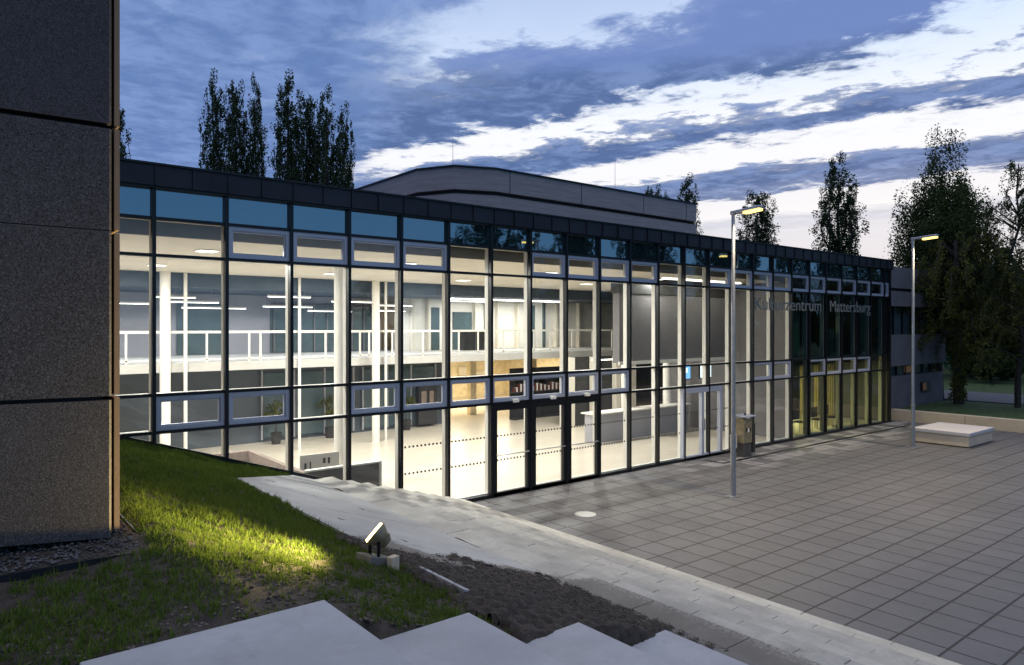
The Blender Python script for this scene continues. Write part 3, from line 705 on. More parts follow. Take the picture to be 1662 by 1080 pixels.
# ---------------- furniture inside
def table_board():
    t_ = empty('notice_board', (6.75, 15.6, 0), 'small white board with dark marks behind the stairwell panel', 'notice board')
    MB().box(6.35, 7.3, 15.58, 15.61, .72, 1.25).build('board', M['white'], t_)
    MB().box(6.42, 6.46, 15.59, 15.63, 0, .72).box(7.19, 7.23, 15.59, 15.63, 0, .72).build('stand', M['steel'], t_)
    m_ = MB()
    for x, z, w_, h_ in ((6.45, .85, .05, .22), (6.58, .83, .03, .26), (6.9, 1.02, .06, .12), (7.02, 1.0, .05, .14), (6.95, .82, .06, .06)): m_.box(x, x+w_, 15.570, 15.579, z, z+h_)
    m_.build('marks', M['charcoal'], t_)
table_board()
def screen(x, y, z, w_, h_, m, lab):
    t_ = empty('screen', (x, y, z), lab, 'screen', 'screens hanging behind the glass')
    MB().box(x-w_/2-.03, x+w_/2+.03, y, y+.06, z-h_/2-.03, z+h_/2+.03).build('housing', M['black'], t_)
    MB().box(x-w_/2, x+w_/2, y-.006, y-.001, z-h_/2, z+h_/2).build('display', m, t_)
    MB().tube((x, y+.03, z+h_/2+.03), (x, y+.03, 5.855), .015).build('hanger', M['steel'], t_)
    q_ = MB()
    if m == M['screen']: q_.box(x-w_*.3, x+w_*.25, y-.010, y-.0065, z-h_*.05, z+h_*.3); q_.build('display_window', M['screen_w'], t_)
    else: q_.box(x+w_*.05, x+w_*.4, y-.010, y-.0065, z-h_*.35, z+h_*.1); q_.build('display_window', M['screen'], t_)
screen(19.95, 15.3, 2.62, .62, .46, M['screen'], 'blue lit screen left of its twin, above the grey double door')
screen(21.15, 15.3, 2.62, .62, .46, M['screen_w'], 'white and turquoise lit screen beside the near lamp post')
ct = empty('reception_counter', (20, 17.6, 0), 'long pale grey reception counter behind the grey double door', 'counter')
MB().box(18.2, 23.6, 17.9, 18.4, 0, 1.02).build('front', M['wall_lilac'], ct); MB().box(18.1, 23.7, 17.82, 18.5, 1.023, 1.07).build('worktop', M['white'], ct)
sh = empty('book_shelf', (21.8, 24.0, 0), 'dark shelf with red and white items in the rear of the hall', 'shelf')
MB().box(19.9, 23.4, 24.6, 24.9, 0, .06).box(19.9, 23.4, 24.6, 24.9, 1.2, 1.25).box(19.9, 23.4, 24.6, 24.9, 1.75, 1.8).box(19.9, 23.4, 24.88, 24.92, 0, 2.3).build('shelf_board', M['charcoal'], sh)
for k, mm in enumerate((mat('red_spines', (.12, .035, .03), .6), M['white'])):
    q_ = MB()
    for j in range(14): q_.box(20.0+j*.24+.1*k, 20.07+j*.24+.1*k, 24.65, 24.85, 1.25, 1.45+.05*((j*3) % 4))
    q_.build('books', mm, sh)
for k, (x, y) in enumerate(((26.3, 14.55), (27.6, 14.5), (28.7, 14.6))):
    c_ = empty('chair', (x, y, 0), ['dark chair before the leftmost yellow curtain', 'dark chair between the yellow curtains', 'dark chair before the rightmost yellow curtains'][k], 'chair', 'chairs in the yellow lit room')
    MB().cbox((x, y, .45), (.45, .45, .05)).build('seat', M['charcoal'], c_); MB().cbox((x, y+.22, .72), (.45, .04, .4)).build('backrest', M['charcoal'], c_)
    for sx in (-.2, .2):
        for sy in (-.2, .2): MB().tube((x+sx, y+sy, 0), (x+sx, y+sy, .43), .015, n=6).build('leg', M['steel'], c_)

cab = empty('side_cabinet', (19.2, 26.6, 3.06), 'dark cabinet standing upstairs in the bright corridor', 'cabinet')
MB().box(18.5, 19.7, 26.4, 26.8, 3.10, 3.95).build('body', M['charcoal'], cab); MB().box(18.46, 19.74, 26.36, 26.84, 3.953, 3.98).build('top', M['wall_grey'], cab)
MB().box(19.09, 19.11, 26.385, 26.397, 3.12, 3.93).build('door_gap', M['steel'], cab)
def plant(x, y, lab, sd):
    rs_ = np.random.RandomState(sd); t_ = empty('potted_plant', (x, y, 0), lab, 'plant', 'potted plants in the hall')
    MB().tube((x, y, 0), (x, y, .4), .15, .2, 14).build('pot', M['charcoal'], t_)
    MB().tube((x, y, .4), (x, y, 1.0), .02, .012, 6).build('stem', M['bark'], t_)
    V, F = leaf_cloud([(x-x+rs_.normal()*.15, rs_.normal()*.15, .9+rs_.rand()*.6) for _ in range(16)], [(.15, .15, .18)]*16, [26]*16, .09, rs_); npmesh('foliage', V, F, M['olive_leaf'], t_)
PLANTS = [(11.4, 25.1, 'potted plant by the dark rear wall, left of the slender columns', 1), (14.7, 25.1, 'potted plant by the dark rear wall, right of the slender columns', 2), (9.3, 25.0, 'potted plant at the left end of the dark rear glazing', 3)]
lk = MB(); lk.box(15.4, 16.3, 25.3, 25.5, .1, 1.9)
lkr = empty('cloak_rack', (15.9, 25.4, 0), 'dark cloak rack against the rear wall near the warm room', 'rack'); lk.build('frame', M['charcoal'], lkr); MB().box(15.5, 15.75, 25.25, 25.29, .7, 1.5).box(15.9, 16.1, 25.25, 25.29, .8, 1.5).build('coats', M['parapet'], lkr)
# ---------------- lamps inside
def area(name, loc, sx, sy, W, col, parent=None, rot=(0, 0, 0)):
    l = bpy.data.lights.new(name, 'AREA'); l.shape = 'RECTANGLE'; l.size = sx; l.size_y = sy; l.energy = W; l.color = col
    o = bpy.data.objects.new(name, l); COL.objects.link(o); o.rotation_euler = rot
    if parent is None: o.location = loc
    else: o.parent = parent; o.location = Vector(loc)-Vector(parent.location)
    return o
WARMW = (1, .96, .89)
k = 0
for x in (-.5, 4.5, 9.5, 14.5, 19.5):
    for y in (16.2, 20.8):
        pos = {0: 'at the left end', 1: 'second from the left', 2: 'in the middle', 3: 'over the doors', 4: 'near the hanging grey wall'}[k//2]
        if x > 19 and y > 18: y = 19.6
        L = empty('ceiling_panel_light', (x, y, 5.86), 'square recessed ceiling light %s of the %s row in the hall' % (pos, 'front' if k % 2 == 0 else 'rear'), 'ceiling light', 'recessed lights in the beige hall ceiling')
        MB().box(x-.22, x+.22, y-.22, y+.22, 5.835, 5.858).build('trim', M['white'], L)
        MB().box(x-.19, x+.19, y-.19, y+.19, 5.828, 5.834).build('diffuser', M['lum_soft'], L)
        area('ceiling_panel_lamp', (x, y, 5.80), .36, .36, 270 if not (x > 19 and y < 17) else 60, WARMW, L)
        k += 1
ORD = ['first', 'second', 'third', 'fourth', 'fifth', 'sixth', 'seventh', 'eighth', 'ninth', 'tenth', 'eleventh', 'twelfth', 'thirteenth', 'fourteenth']
LL = [(0.2, 25.5, 2.2), (2.4, 24.8, 1.3), (4.9, 27.0, 1.8), (6.0, 25.4, 1.4), (6.9, 26.4, 1.7), (8.2, 28.5, 2.4), (9.8, 25.0, 1.6), (10.6, 27.2, 2.0),
      (12.4, 25.2, 1.8), (12.9, 28.4, 2.0), (14.6, 26.0, 1.8), (15.6, 28.0, 1.5), (3.2, 28.2, 1.9), (17.3, 24.6, 2.2)]
for k, (x, y, ln) in enumerate(LL):
    dz_ = (0, -.05, -.28, -.1, -.22, -.36, .0, -.30, -.12, -.42, -.2, -.38, -.33, 0)[k]
    L = empty('linear_light', (x, y, 5.25), 'slim white linear ceiling light above the gallery, %s one from the left' % ORD[sorted(q_[0] for q_ in LL).index(x)], 'ceiling light', 'linear lights above the gallery')
    MB().box(x-ln/2, x+ln/2, y-.05, y+.05, 5.26+dz_, 5.32+dz_).build('housing', M['white'], L)
    MB().box(x-ln/2+.02, x+ln/2-.02, y-.04, y+.04, 5.247+dz_, 5.257+dz_).build('diffuser', M['lum'], L)
    MB().tube((x-ln*.35, y, 5.32+dz_), (x-ln*.35, y, 5.498), .006, n=6).tube((x+ln*.35, y, 5.32+dz_), (x+ln*.35, y, 5.498), .006, n=6).build('hanger', M['steel'], L)
    area('linear_lamp', (x, y, 5.24+dz_), ln*.9, .07, 30, (.92, .95, 1), L)
def strip(x, y, z, sx, sy, W, col, lab, m):
    L = empty('strip_light', (x, y, z), lab, 'ceiling light')
    MB().box(x-sx/2, x+sx/2, y-sy/2, y+sy/2, z+.005, z+.04).build('diffuser', m, L)
    area('strip_lamp', (x, y, z-.01), sx, sy, W, col, L)
M['lum_warm'] = emit('luminaire_warm', (1, .75, .38), 4)
strip(21.5, 27.0, 5.44, 7, .3, 210, (1, .96, .86), 'long bright strip light of the white corridor behind the gallery', M['lum'])
strip(19.8, 30.5, 2.70, 3, .4, 330, (1, .82, .56), 'warm strip light in the timber room, the left one', M['lum_warm'])
strip(24.2, 30.5, 2.70, 3, .4, 310, (1, .82, .56), 'warm strip light in the timber room, the right one', M['lum_warm'])
strip(21.3, 15.5, 5.80, 4.5, .12, 45, (1, .92, .74), 'thin strip light between glass wall and hanging grey wall', M['lum_soft'])
strip(27.9, 16.6, 2.66, 3.2, .2, 210, (1, .80, .35), 'yellow strip light over the curtains at the far end', M['lum_warm'])
strip(21.3, 19.8, 2.84, 2.5, .2, 26, (1, .92, .74), 'small strip light over the reception counter', M['lum_soft'])

# ------------------------------------------------------------------ upper hall volume behind the roof
def rz(x): return 0
UH = empty('upper_hall', (20, 22, 7), 'lilac grey board marked concrete hall with rounded corner rising behind the roof', 'building')
Yr = 20.0
out = [(15.36, Yr), (13.95, Yr+.55), (13.25, Yr+1.9), (13.25, Yr+14), (26.93, Yr+14), (26.93, Yr)]
top, gz_ = 9.79, 8.98
MB().prism([(x, y) for x, y in out], 7.0, gz_-.13).build('wall', M['lilac'], UH)
cx_, cy_ = 20, 27
ins = [(cx_+(x-cx_)*.975, cy_+(y-cy_)*.975) for x, y in out]
MB().prism(ins, gz_-.13, gz_+.02).build('shadow_groove', M['charcoal'], UH)
MB().prism(out, gz_+.02, top).build('parapet', M['lilac'], UH)
MB().prism([(cx_+(x-cx_)*1.008, cy_+(y-cy_)*1.008) for x, y in out], top+.002, top+.05).build('coping', M['fascia'], UH)
jm = MB()
for x in (16.0, 19.6, 23.3, 26.2): jm.box(x-.015, x+.015, Yr-.006, Yr-.001, gz_+.03, top-.01)
jm.build('panel_joint', M['charcoal'], UH)
lr_ = empty('lightning_rod', (14.6, 21.6, 9.84), 'thin lightning rod standing on the corner of the upper hall', 'lightning rod')
MB().tube((14.6, 21.6, 9.84), (14.6, 21.6, 11.3), .012, .006, 6).build('rod', M['steel'], lr_); MB().cbox((14.6, 21.6, 9.88), (.3, .3, .08)).build('foot', M['wing'], lr_)
lr2 = empty('lightning_rod', (22.6, 21.0, 9.84), 'thin lightning rod halfway along the roof of the upper hall', 'lightning rod')
MB().tube((22.6, 21, 9.84), (22.6, 21, 11.5), .012, .006, 6).build('rod', M['steel'], lr2); MB().cbox((22.6, 21, 9.88), (.3, .3, .08)).build('foot', M['wing'], lr2)

# ------------------------------------------------------------------ concrete wing to the right
WG = empty('concrete_wing', (36, 14.6, 0), 'low grey concrete wing with ribbon windows beyond the far end of the glass wall', 'building')
for z0, z1, m, yo, nm in ((0, 1.85, M['wing'], 0, 'wall'), (2.35, 3.8, M['wing'], -.12, 'parapet'), (5.15, 5.85, M['wing'], -.05, 'cornice'), (6.0, 7.0, M['wing'], 0, 'roof_edge')):
    MB().box(32.75, 40.4, 14.6+yo, 24, z0, z1).build(nm, m, WG)
MB().box(32.8, 40.2, 14.95, 23.9, 1.852, 2.348).box(32.8, 40.2, 15.1, 23.9, 3.802, 5.148).box(32.8, 40.2, 14.9, 23.9, 5.852, 5.998).build('window_band', M['glass_int'], WG)
for k in range(7):
    MB().box(33.6+k*1.0, 33.66+k*1.0, 15.02, 15.09, 3.805, 5.145).build('window_post', M['black'], WG)
    MB().box(33.6+k*1.0, 33.66+k*1.0, 14.87, 14.94, 1.855, 2.345).build('window_post', M['black'], WG)
w1 = MB().box(37.6, 38.6, 14.52, 14.595, 1.0, 1.45).build('window', M['black'], WG)
p = MB().box(37.68, 38.1, 14.505, 14.517, 1.05, 1.4).build('lit_pane', mat('dim_orange_pane', (.16, .08, .04), .4, emis=(.8, .4, .2), estr=.03)); p.parent = w1; p.matrix_parent_inverse = Matrix.Identity(4)
MB().box(33.0, 34.2, 14.90, 14.947, 1.95, 2.1).box(36.6, 37.4, 14.90, 14.947, 1.95, 2.25).build('lit_window', mat('orange_lit_window', (.18, .10, .05), .4, emis=(.9, .45, .2), estr=.05), WG)
MB().box(32.66, 32.98, 14.25, 14.47, 0, 5.0).build('corner_pier', M['beige'], WG)

# ------------------------------------------------------------------ far side of the plaza
lw = empty('low_wall', (33.3, 5, 0), 'long low beige concrete wall bordering the far side of the plaza', 'wall')
for k in range(8): MB().box(33.3, 33.7, 14.2-3*(k+1)+.008, 14.2-3*k-.008, -.04, .47).build('wall_section', M['beige'], lw, bevel=.01)
bb = empty('seat_block', (28.6, 9.9, 0), 'square beige stone seating block with pale top on the far plaza', 'seat block')
MB().box(27.55, 29.85, 9.15, 10.9, .03, .40).build('body', M['beige'], bb, bevel=.01)
MB().box(27.50, 29.9, 9.10, 10.95, .402, .52).build('seat', concrete('pale_seat_slab', (.55, .53, .55), .06, stain=.1), bb, bevel=.012)
MB().box(27.65, 29.75, 9.25, 10.8, 0.002, .03).build('plinth', M['charcoal'], bb)
lawn = MB(); lawn.prism([(33.7, -60), (40.3, -60), (40.3, 14.3), (33.7, 14.3)], -.1, .42); struct(lawn.build('lawn', M['lawn']))
road = MB(); road.prism([(40.3, -60), (46, -60), (46, 40), (40.45, 40), (40.45, 14.3)], -.1, .46); struct(road.build('road', M['asphalt']))
lawn2 = MB(); lawn2.prism([(46, -60), (120, -60), (120, 60), (46, 60)], -.1, .44); struct(lawn2.build('terrain', M['lawn']))

# drain channel in front of the doors
dc = MB(); dc.box(19.3, 32.2, 12.80, 12.94, .002, .006).box(18.6, 18.74, 12.8, 13.55, .002, .006).box(18.745, 19.295, 12.80, 12.94, .002, .006)
tag(dc.build('drain_channel', M['black']), 'narrow black slot drain running in the paving along the glass wall', 'drain')
ds = MB(); ds.tube((11.2, 11.3, .001), (11.2, 11.3, .008), .24, n=32)  # thin pale disc where the paving shows a round pale patch
tag(ds.build('pale_disc', mat('pale_disc_grey', (.42, .42, .40), .3, .2)), 'round pale disc on the dark paving before the black doors', 'manhole cover')

# ------------------------------------------------------------------ lamp posts
def lamp(x, y, h, lab):
    L = empty('street_lamp', (x, y, 0), lab, 'street lamp', 'tall lamp posts on the plaza')
    MB().box(-.0+x-.13, x+.13, y-.13, y+.13, .002, .02).build('base_plate', M['steel'], L, bevel=.004)
    MB().tube((x, y, .02), (x, y, 1.44), .068, .064, 20).build('lower_pole', M['steel'], L)
    MB().tube((x, y, 1.44), (x, y, 1.50), .076, .076, 20).build('collar', M['steel'], L)
    MB().tube((x, y, 1.50), (x, y, h-.04), .055, .042, 20).build('pole', M['steel'], L)
    hd = MB(); hd.cbox((x, y-.38, h), (.20, .80, .07), (R(-4), 0, 0)).cbox((x, y, h-.03), (.10, .12, .10)).build('lamp_head', M['steel'], L, bevel=.015)
    le = MB(); le.cbox((x, y-.54, h-.052), (.16, .44, .05), (R(-4), 0, 0)).build('led_panel', M['led'], L)
    l = bpy.data.lights.new('street_lamp_light', 'SPOT'); l.energy = 1100; l.color = (1, .80, .48); l.spot_size = R(140); l.spot_blend = .8; l.shadow_soft_size = .1
    lo = bpy.data.objects.new('street_lamp_light', l); COL.objects.link(lo); lo.parent = L; lo.location = (0, -.54, h-.12)
lamp(15.23, 10.21, 7.03, 'nearer tall steel lamp post with lit head, in front of the glass wall')
lamp(26.18, 10.40, 7.25, 'farther tall steel lamp post beside the beige seating block')

# ------------------------------------------------------------------ litter bin / ashtray column
bn = empty('litter_bin', (20.2, 13.1, 0), 'bronze litter bin column with lid and white notices by the glass wall', 'litter bin')
MB().box(19.98, 20.42, 12.98, 13.3, .45, 1.22).build('body', M['bronze'], bn, bevel=.01)
MB().box(20.0, 20.40, 13.0, 13.28, .002, .447).build('plinth', M['parapet_dark'], bn)
MB().cbox((20.22, 13.12, 1.315), (.62, .46, .035), (R(3), 0, 0)).build('lid', M['frame'], bn, bevel=.008)
MB().tube((20.05, 13.05, 1.22), (20.05, 13.05, 1.30), .015, n=8).tube((20.38, 13.22, 1.22), (20.38, 13.22, 1.30), .015, n=8).tube((20.2, 13.1, 1.33), (20.2, 13.1, 1.41), .03, n=12).build('lid_post', M['black'], bn)
MB().box(20.06, 20.13, 12.968, 12.978, .82, .93).box(20.27, 20.34, 12.968, 12.978, .82, .93).build('slot', M['black'], bn)
MB().box(20.15, 20.24, 12.966, 12.978, .80, .92).build('notice', M['white'], bn)
MB().box(20.44, 20.56, 12.96, 13.3, .12, 1.05).build('side_panel', M['charcoal'], bn)
MB().box(19.74, 19.90, 13.2, 13.34, .30, .72).build('bag_dispenser', M['white'], bn)

# ------------------------------------------------------------------ floodlight in the grass
fx, fy = 3.14, 5.95; fz = slope(fx)
fl = empty('floodlight', (fx, fy, fz), 'small glowing floodlight on a concrete block at the edge of the path', 'floodlight')
MB().cbox((fx, fy, fz+.03), (.30, .22, .13), (0, .3, .2)).build('block', M['pad'], fl, bevel=.01)
MB().cbox((fx+.12, fy-.14, fz+.03), (.10, .07, .14), (0, 0, .3)).build('peg', M['beige'], fl, bevel=.005)
br_ = MB(); br_.box(fx-.015, fx+.015, fy-.09, fy-.08, fz+.08, fz+.24).box(fx-.015, fx+.015, fy+.08, fy+.09, fz+.08, fz+.24).box(fx-.015, fx+.015, fy-.079, fy+.079, fz+.09, fz+.10).build('bracket', M['black'], fl)
hd = Vector((-.55, .50, .62)).normalized()   # beam axis
c0 = Vector((fx+.04, fy, fz+.27))
MB().tube(c0-hd*.06, c0+hd*.04, .075, .125, 24).tube(c0-hd*.12, c0-hd*.06, .05, .09, 24).build('housing', M['bronze'], fl)
MB().tube(c0+hd*.041, c0+hd*.065, .112, .10, 24).build('lens', M['flood'], fl)
vz = MB(); side = hd.cross(Vector((0, 0, 1))).normalized(); upv = side.cross(hd).normalized()
for k in range(0):
    a0 = math.pi*(-.1+1.2*k/9); a1 = math.pi*(-.1+1.2*(k+1)/9)
    p0 = c0+hd*.04+.09*(side*math.cos(a0)+upv*math.sin(a0)); p1 = c0+hd*.04+.09*(side*math.cos(a1)+upv*math.sin(a1))
    vz.poly([p0, p1, p1+hd*.10, p0+hd*.10])
l = bpy.data.lights.new('floodlight_lamp', 'SPOT'); l.energy = 1000; l.color = (1, .74, .30); l.spot_size = R(124); l.spot_blend = 1.0; l.shadow_soft_size = .05
lo = bpy.data.objects.new('floodlight_lamp', l); COL.objects.link(lo); lo.parent = fl; lo.location = c0+hd*.13+Vector((0, 0, .06))-Vector(fl.location)
aim = Vector((-1, .12, .42)).normalized(); lo.rotation_euler = aim.to_track_quat('-Z', 'Y').to_euler()

# ------------------------------------------------------------------ trees
def leaf_cloud(centres, radii, counts, size, rs, squash=1.0):
    C = np.repeat(np.array(centres), counts, axis=0); Rr = np.repeat(np.array(radii), counts, axis=0); n = len(C)
    d = rs.normal(size=(n, 3)); d /= np.linalg.norm(d, axis=1)[:, None]; d *= (rs.rand(n)**.45)[:, None]
    P = C + d*Rr
    a = rs.normal(size=(n, 3)); a /= np.linalg.norm(a, axis=1)[:, None]; b = np.cross(a, rs.normal(size=(n, 3))); b /= np.linalg.norm(b, axis=1)[:, None]
    s = size*rs.uniform(.55, 1.25, (n, 1)); V = np.stack([P-a*s*.5, P+b*s*.35, P+a*s*.6, P-b*s*.35], 1)
    return V.reshape(-1, 3), np.arange(n*4).reshape(-1, 4)
def limb(mb, p0, p1, r0, r1): mb.tube(p0, p1, r0, r1, 6, cap=False)
def poplar(name, h, wdt, nsh, size, seed, label, leafm=None, per=16, group='poplars', base=.12, top_taper=.88):
    rs = np.random.RandomState(seed); t_ = empty(name, (0, 0, 0), label, 'tree', group)
    tk = MB(); z = 0; p = Vector((0, 0, -.5))
    for k in range(8):
        q_ = Vector((rs.uniform(-.05, .05)*wdt*.4, rs.uniform(-.05, .05)*wdt*.4, h*(k+1)/8.6)); limb(tk, p, q_, .018*h*(1-k/8.5)*.75+.01, .018*h*(1-(k+1)/8.5)*.75+.01); p = q_
    C, Rd, N_ = [], [], []
    for s in range(nsh):
        a = rs.uniform(0, 6.283); zb = h*rs.uniform(base, .62) if s else h*base; rr = wdt*.5*rs.uniform(.35, 1.0) if s else 0
        ht = h*(1.0-(rr/(wdt*.5))*(1-top_taper)*rs.uniform(.6, 1.6)) if s else h
        ht = min(ht, zb+h*rs.uniform(.3, .55)) if s > nsh*.55 else ht
        ht = max(ht, zb+.08*h)
        p0 = Vector((0, 0, zb)); prev = p0; m_ = max(3, int((ht-zb)/(h*.022))+2)
        for k in range(m_):
            f_ = k/(m_-1); rad = rr*min(1, f_*2.6)**.7*(1-.35*f_)
            pt = Vector((math.cos(a)*rad+rs.normal()*.03*wdt, math.sin(a)*rad+rs.normal()*.03*wdt, zb+(ht-zb)*f_))
            if k % 3 == 0: limb(tk, prev, pt, max(.012, .004*h*(1-f_)), max(.008, .0035*h*(1-f_))); prev = pt
            if rs.rand() < .80:
                cr = (1.0 if s else 1.6)*wdt*.088*(1.15-.5*f_)*rs.uniform(.6, 1.5); C.append(tuple(pt+Vector((rs.normal()*cr*.8, rs.normal()*cr*.8, 0)))); Rd.append((cr*.85, cr*.85, cr*2.0)); N_.append(int(per*rs.uniform(.5, 1.5)*(1 if s else 2.6)))
    V, F = leaf_cloud(C, Rd, N_, size, rs)
    tk.build('trunk', M['bark'], t_); npmesh('crown', V, F, leafm or M['poplar'], t_); return t_
def place(t_, x, y, s=1, rz_=0, z=0, label=None):
    t_.location = (x, y, z); t_.scale = (s, s, s) if not isinstance(s, tuple) else s; t_.rotation_euler = (0, 0, rz_)
    if label: t_['label'] = label
def uxy(u, depth):
    a = (u-831)/1150; return depth*(math.cos(PHI)+math.sin(PHI)*a), depth*(math.sin(PHI)-math.cos(PHI)*a)
pa = poplar('poplar_tree', 20, 3.4, 24, .155, 11, 'a', per=34); pb = poplar('poplar_tree', 20, 3.6, 28, .155, 12, 'b', per=34); pc = poplar('poplar_tree', 20, 3.5, 26, .155, 13, 'c', per=36)
protos = [pa, pb, pc]; used = [False]*3
def put(i, u, depth, topv, s_w, lab, group, rz_=0, name=None):
    h = EYE+(530-topv)/1150*depth
    t_ = protos[i] if not used[i] else copy_tree(protos[i]); used[i] = True
    x, y = uxy(u, depth); place(t_, x, y, (s_w, s_w, h/20), rz_, 0, lab); t_['group'] = group; return t_
G1 = 'poplars behind the left part of the roof'
put(0, 346, 46, 128, 0.70, 'slender poplar, leftmost of the row behind the roof', G1, .3)
put(1, 384, 46, 122, 0.70, 'tall narrow poplar, second of the row behind the roof', G1, 1.2)
put(2, 414, 47, 134, 0.62, 'narrow poplar just left of the gap in the row', G1, 2.1)
put(0, 468, 45, 125, 0.89, 'dense poplar just right of the gap in the row', G1, 3.0)
put(1, 497, 46, 140, 0.76, 'poplar crowded against the dense one right of the gap', G1, 4.2)
put(2, 530, 46, 152, 0.81, 'shorter poplar, second from the right end of the row', G1, 5.0)
put(0, 557, 47, 178, 0.62, 'shortest poplar at the right end of the row behind the roof', G1, .9)
put(2, 172, 44, 140, 0.94, 'poplar almost hidden behind the dark panel building', G1, .9)
G2 = 'poplars beyond the far end of the roof'
put(1, 1062, 82, 296, 1.09, 'small poplar tip showing over the upper hall roof', G2, .2)
put(2, 1082, 84, 318, 0.69, 'thin poplar tip right behind the smaller tip over the upper hall', G2, 1.4)
put(0, 1117, 80, 288, 1.21, 'poplar at the right end of the upper hall', G2, 2.2)
put(1, 1228, 70, 303, 1.32, 'broad poplar right behind the nearer lamp head', G2, 3.4)
put(2, 1361, 68, 257, 1.44, 'tall dense poplar standing between the two lamp posts', G2, 4.0)
for a_ in PLANTS: plant(*a_)
# tall pyramidal tree and ivy covered trunk at the right
big = poplar('hornbeam_tree', 13.6, 5.6, 60, .11, 31, 'large dark pyramidal tree behind the farther lamp post', M['dark_leaf'], 110, 'broad trees at the right', base=.30, top_taper=.58)
x, y = uxy(1528, 37); place(big, x, y, (1.05, 1.05, 1.02), .4)
def ivy_tree():
    rs = np.random.RandomState(44); t_ = empty('ivy_tree', (0, 0, 0), 'tree with ivy covered trunk and drooping olive leaves behind the low wall', 'tree', 'broad trees at the right')
    tk = MB(); limb(tk, (0, 0, -.2), (.05, 0, 4), .24, .18); limb(tk, (.05, 0, 4), (-.1, .1, 8), .18, .08)
    C = [(rs.uniform(-.3, .3), rs.uniform(-.3, .3), rs.uniform(.25, 6.5)) for _ in range(260)]
    V, F = leaf_cloud(C, [(.16, .16, .22)]*260, [34]*260, .10, rs); tk.build('trunk', M['bark'], t_); npmesh('ivy', V, F, M['olive_leaf'], t_)
    C, Rd = [], []
    b_ = MB()
    for k in range(44):
        a = rs.uniform(0, 6.28); z0_ = rs.uniform(3.0, 7.5); r1 = rs.uniform(1.2, 3.0); p0 = Vector((0, 0, z0_)); p1 = Vector((math.cos(a)*r1*.6, math.sin(a)*r1*.6, z0_+.9)); p2 = Vector((math.cos(a)*r1, math.sin(a)*r1, z0_-.3-rs.uniform(0, 1.3)))
        limb(b_, p0, p1, .035, .02); limb(b_, p1, p2, .02, .008)
        for j in range(8):
            f_ = j/7; q_ = p1.lerp(p2, f_); C.append(tuple(q_+Vector((rs.normal()*.12, rs.normal()*.12, -.1)))); Rd.append((.22, .22, .3))
    V, F = leaf_cloud(C, Rd, [40]*len(C), .12, rs); b_.build('branches', M['bark'], t_); npmesh('crown', V, F, M['olive_leaf'], t_); return t_
iv = ivy_tree(); x, y = uxy(1556, 34.5); place(iv, x, y, 1, 0, .42)
def birch(seed, h, label, leafm, spread=3.2, nb=46, sz=.10, leaves=16):
    rs = np.random.RandomState(seed); t_ = empty('birch_tree', (0, 0, 0), label, 'tree', 'broad trees at the right')
    tk = MB(); p = Vector((0, 0, -.2)); C, Rd = [], []
    for k in range(8):
        q_ = Vector((rs.normal()*.12, rs.normal()*.12, h*(k+1)/8)); limb(tk, p, q_, .16*(1-k/9), .16*(1-(k+1)/9)+.005); p = q_
    for k in range(nb):
        a = rs.uniform(0, 6.28); f0 = rs.uniform(.28, .97); z0_ = h*f0; r1 = spread*(1.1-f0)**.6*rs.uniform(.5, 1.1)
        p0 = Vector((0, 0, z0_)); p1 = Vector((math.cos(a)*r1*.7, math.sin(a)*r1*.7, z0_+.55*r1)); limb(tk, p0, p1, .035, .012)
        for s in range(5):
            f_ = rs.uniform(.35, 1); b0 = p0.lerp(p1, f_); prev = b0; dr = rs.uniform(.6, 2.0); ox, oy = rs.normal()*.35+math.cos(a)*.4, rs.normal()*.35+math.sin(a)*.4
            for j in range(1, 7):
                g_ = j/6; q_ = b0+Vector((ox*g_**.6, oy*g_**.6, .15*math.sin(g_*3.1)-dr*g_**1.5)); limb(tk, prev, q_, .007, .005) if j % 2 == 0 else None
                if j % 2 == 0: prev = q_
                C.append(tuple(q_)); Rd.append((.13, .13, .16))
    V, F = leaf_cloud(C, Rd, [leaves]*len(C), sz, rs); tk.build('trunk', M['bark'], t_); npmesh('crown', V, F, leafm, t_); return t_
bi = birch(51, 10.5, 'birch with fine hanging twigs at the right edge', M['dark_leaf'], 3.6, 52, .085, 15); x, y = uxy(1652, 33); place(bi, x, y, (1, 1, 1.08), .5, .42)
bi2 = birch(52, 7.5, 'low olive green birch at the right edge, in front of the taller one', M['olive_leaf'], 3.0, 34, .09, 10); x, y = uxy(1668, 31.5); place(bi2, x, y, (1, 1, .95), 1.5, .42)
# broad dark trees beyond the road
def broad(seed, h, r, label, name='broad_tree', group='dark trees beyond the road'):
    rs = np.random.RandomState(seed); t_ = empty(name, (0, 0, 0), label, 'tree', group); tk = MB(); limb(tk, (0, 0, -.3), (0, 0, h*.45), .03*h, .02*h)
    C, Rd = [], []
    for k in range(120):
        d = rs.normal(size=3); d /= np.linalg.norm(d); q_ = (d[0]*r*rs.rand()**.4, d[1]*r*rs.rand()**.4, h*.56+d[2]*h*.42*rs.rand()**.4)
        if k % 4 == 0: limb(tk, (0, 0, h*.35), q_, .012*h, .004*h)
        C.append(q_); c_ = rs.uniform(.5, 1.1)*r*.24; Rd.append((c_, c_, c_*.8))
    V, F = leaf_cloud(C, Rd, [110]*len(C), .30, rs); tk.build('trunk', M['bark'], t_); npmesh('crown', V, F, M['dark_leaf'], t_); return t_
br0 = broad(61, 9, 4.2, 'x')
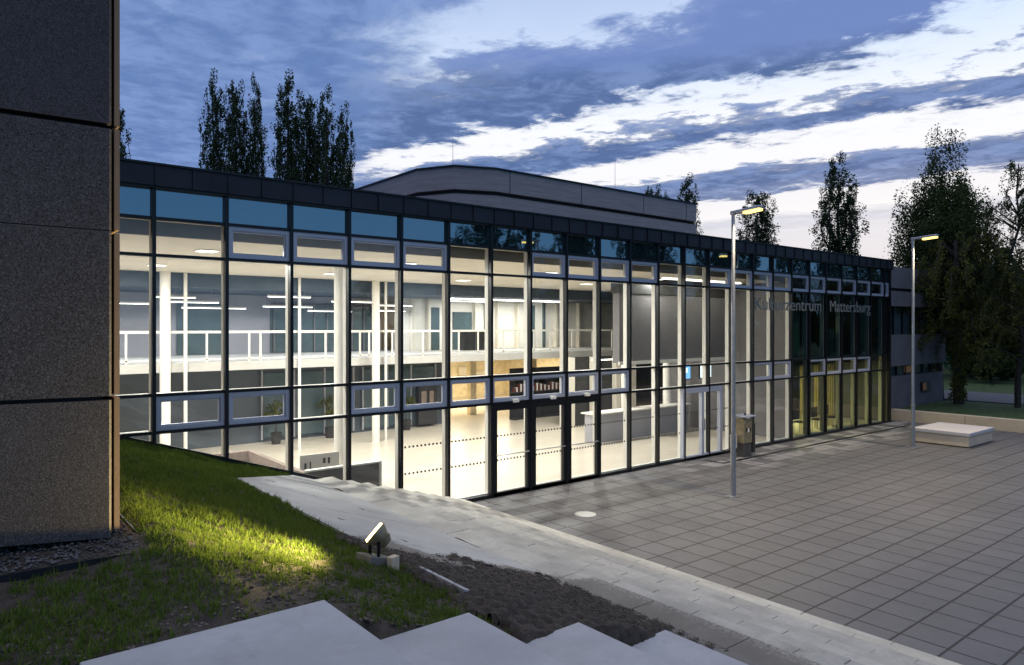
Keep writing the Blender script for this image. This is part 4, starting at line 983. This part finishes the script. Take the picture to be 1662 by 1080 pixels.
BT = [(1548, 62, 8.5, 'dark round tree behind the ivy covered trunk'), (1600, 70, 9, 'dark round tree left of the birch twigs, beyond the road'), (1650, 64, 8, 'dark round tree behind the birch at the right edge'), (1500, 75, 9, 'dark round tree behind the concrete wing'),
      (1470, 80, 10.5, 'dark tree crown just above the corner of the concrete wing'), (1575, 52, 8.5, 'dark round tree close behind the pyramidal tree'), (1630, 50, 8, 'dark round tree close behind the birch twigs'), (1700, 60, 9, 'dark round tree past the right edge')]
for k, (u, d_, h_, lb_) in enumerate(BT):
    t_ = br0 if k == 0 else copy_tree(br0); x, y = uxy(u, d_); place(t_, x, y, (1, 1, h_/9), k*1.1, .4, lb_)
# clipped hedge that closes the view beyond the road
hb = np.random.RandomState(71); C = [(rs.uniform(-14, 14), rs.uniform(-.5, .5), rs.uniform(.3, 2.6)) for _ in range(420)]
V, F = leaf_cloud(C, [(.6, .45, .5)]*420, [46]*420, .22, hb)
hg = empty('hedge', (0, 0, 0), 'long green hedge beyond the road, faint light put into its leaf colour', 'hedge'); npmesh('foliage', V, F, leafmat('lit_hedge_leaves', (.06, .22, .13), (.12, .36, .22)), hg)  # brighter green stands in for lamplight on the hedge
x, y = uxy(1600, 56); place(hg, x, y, 1, PHI-R(90)+.15, .44)
sb = [(1608, 47, 1.0), (1636, 49, .85), (1585, 50, .7)]
hs = broad(81, 2.2, 1.3, 'x', 'shrub', 'shrubs beyond the road')
for k, (u, d_, s_) in enumerate(sb):
    t_ = hs if k == 0 else copy_tree(hs); x, y = uxy(u, d_); place(t_, x, y, s_, k, .44, ['dark shrub in front of the hedge, the largest', 'dark shrub in front of the hedge near the right edge', 'small dark shrub in front of the hedge beside the ivy trunk'][k]); t_['category'] = 'shrub'
# trees across the plaza, behind the viewer: seen mirrored in the glass
RT = [(36, -24, 13, 0), (40.5, -25, 16.5, 1), (44.5, -26, 14, 2), (49, -24, 19, 0), (53, -26, 17, 1), (57, -22, 20, 2), (62, -23, 17, 0), (67, -20, 20, 1), (73, -20, 18, 2), (79, -17, 20, 0), (86, -16, 21, 1), (30, -30, 9, 2)]
ord_ = ['first', 'second', 'third', 'fourth', 'fifth', 'sixth', 'seventh', 'eighth', 'ninth', 'tenth', 'eleventh', 'twelfth']
for k, (x, y, h_, i) in enumerate(RT):
    t_ = copy_tree(protos[i]); place(t_, x, y, (1.5, 1.5, h_/20), k*.7, 0, 'poplar mirrored in the top panes, %s of the row across the plaza' % ord_[k]); t_['group'] = 'trees across the plaza mirrored in the glass'
for k, (x, y) in enumerate([(38, -16), (47, -15), (56, -13), (65, -11), (75, -8), (86, -6)]):
    t_ = copy_tree(br0); place(t_, x, y, (1.25, 1.25, .85), k*1.3, 0, 'broad tree mirrored in the lower panes, %s of the row across the plaza' % ord_[k]); t_['group'] = 'trees across the plaza mirrored in the glass'
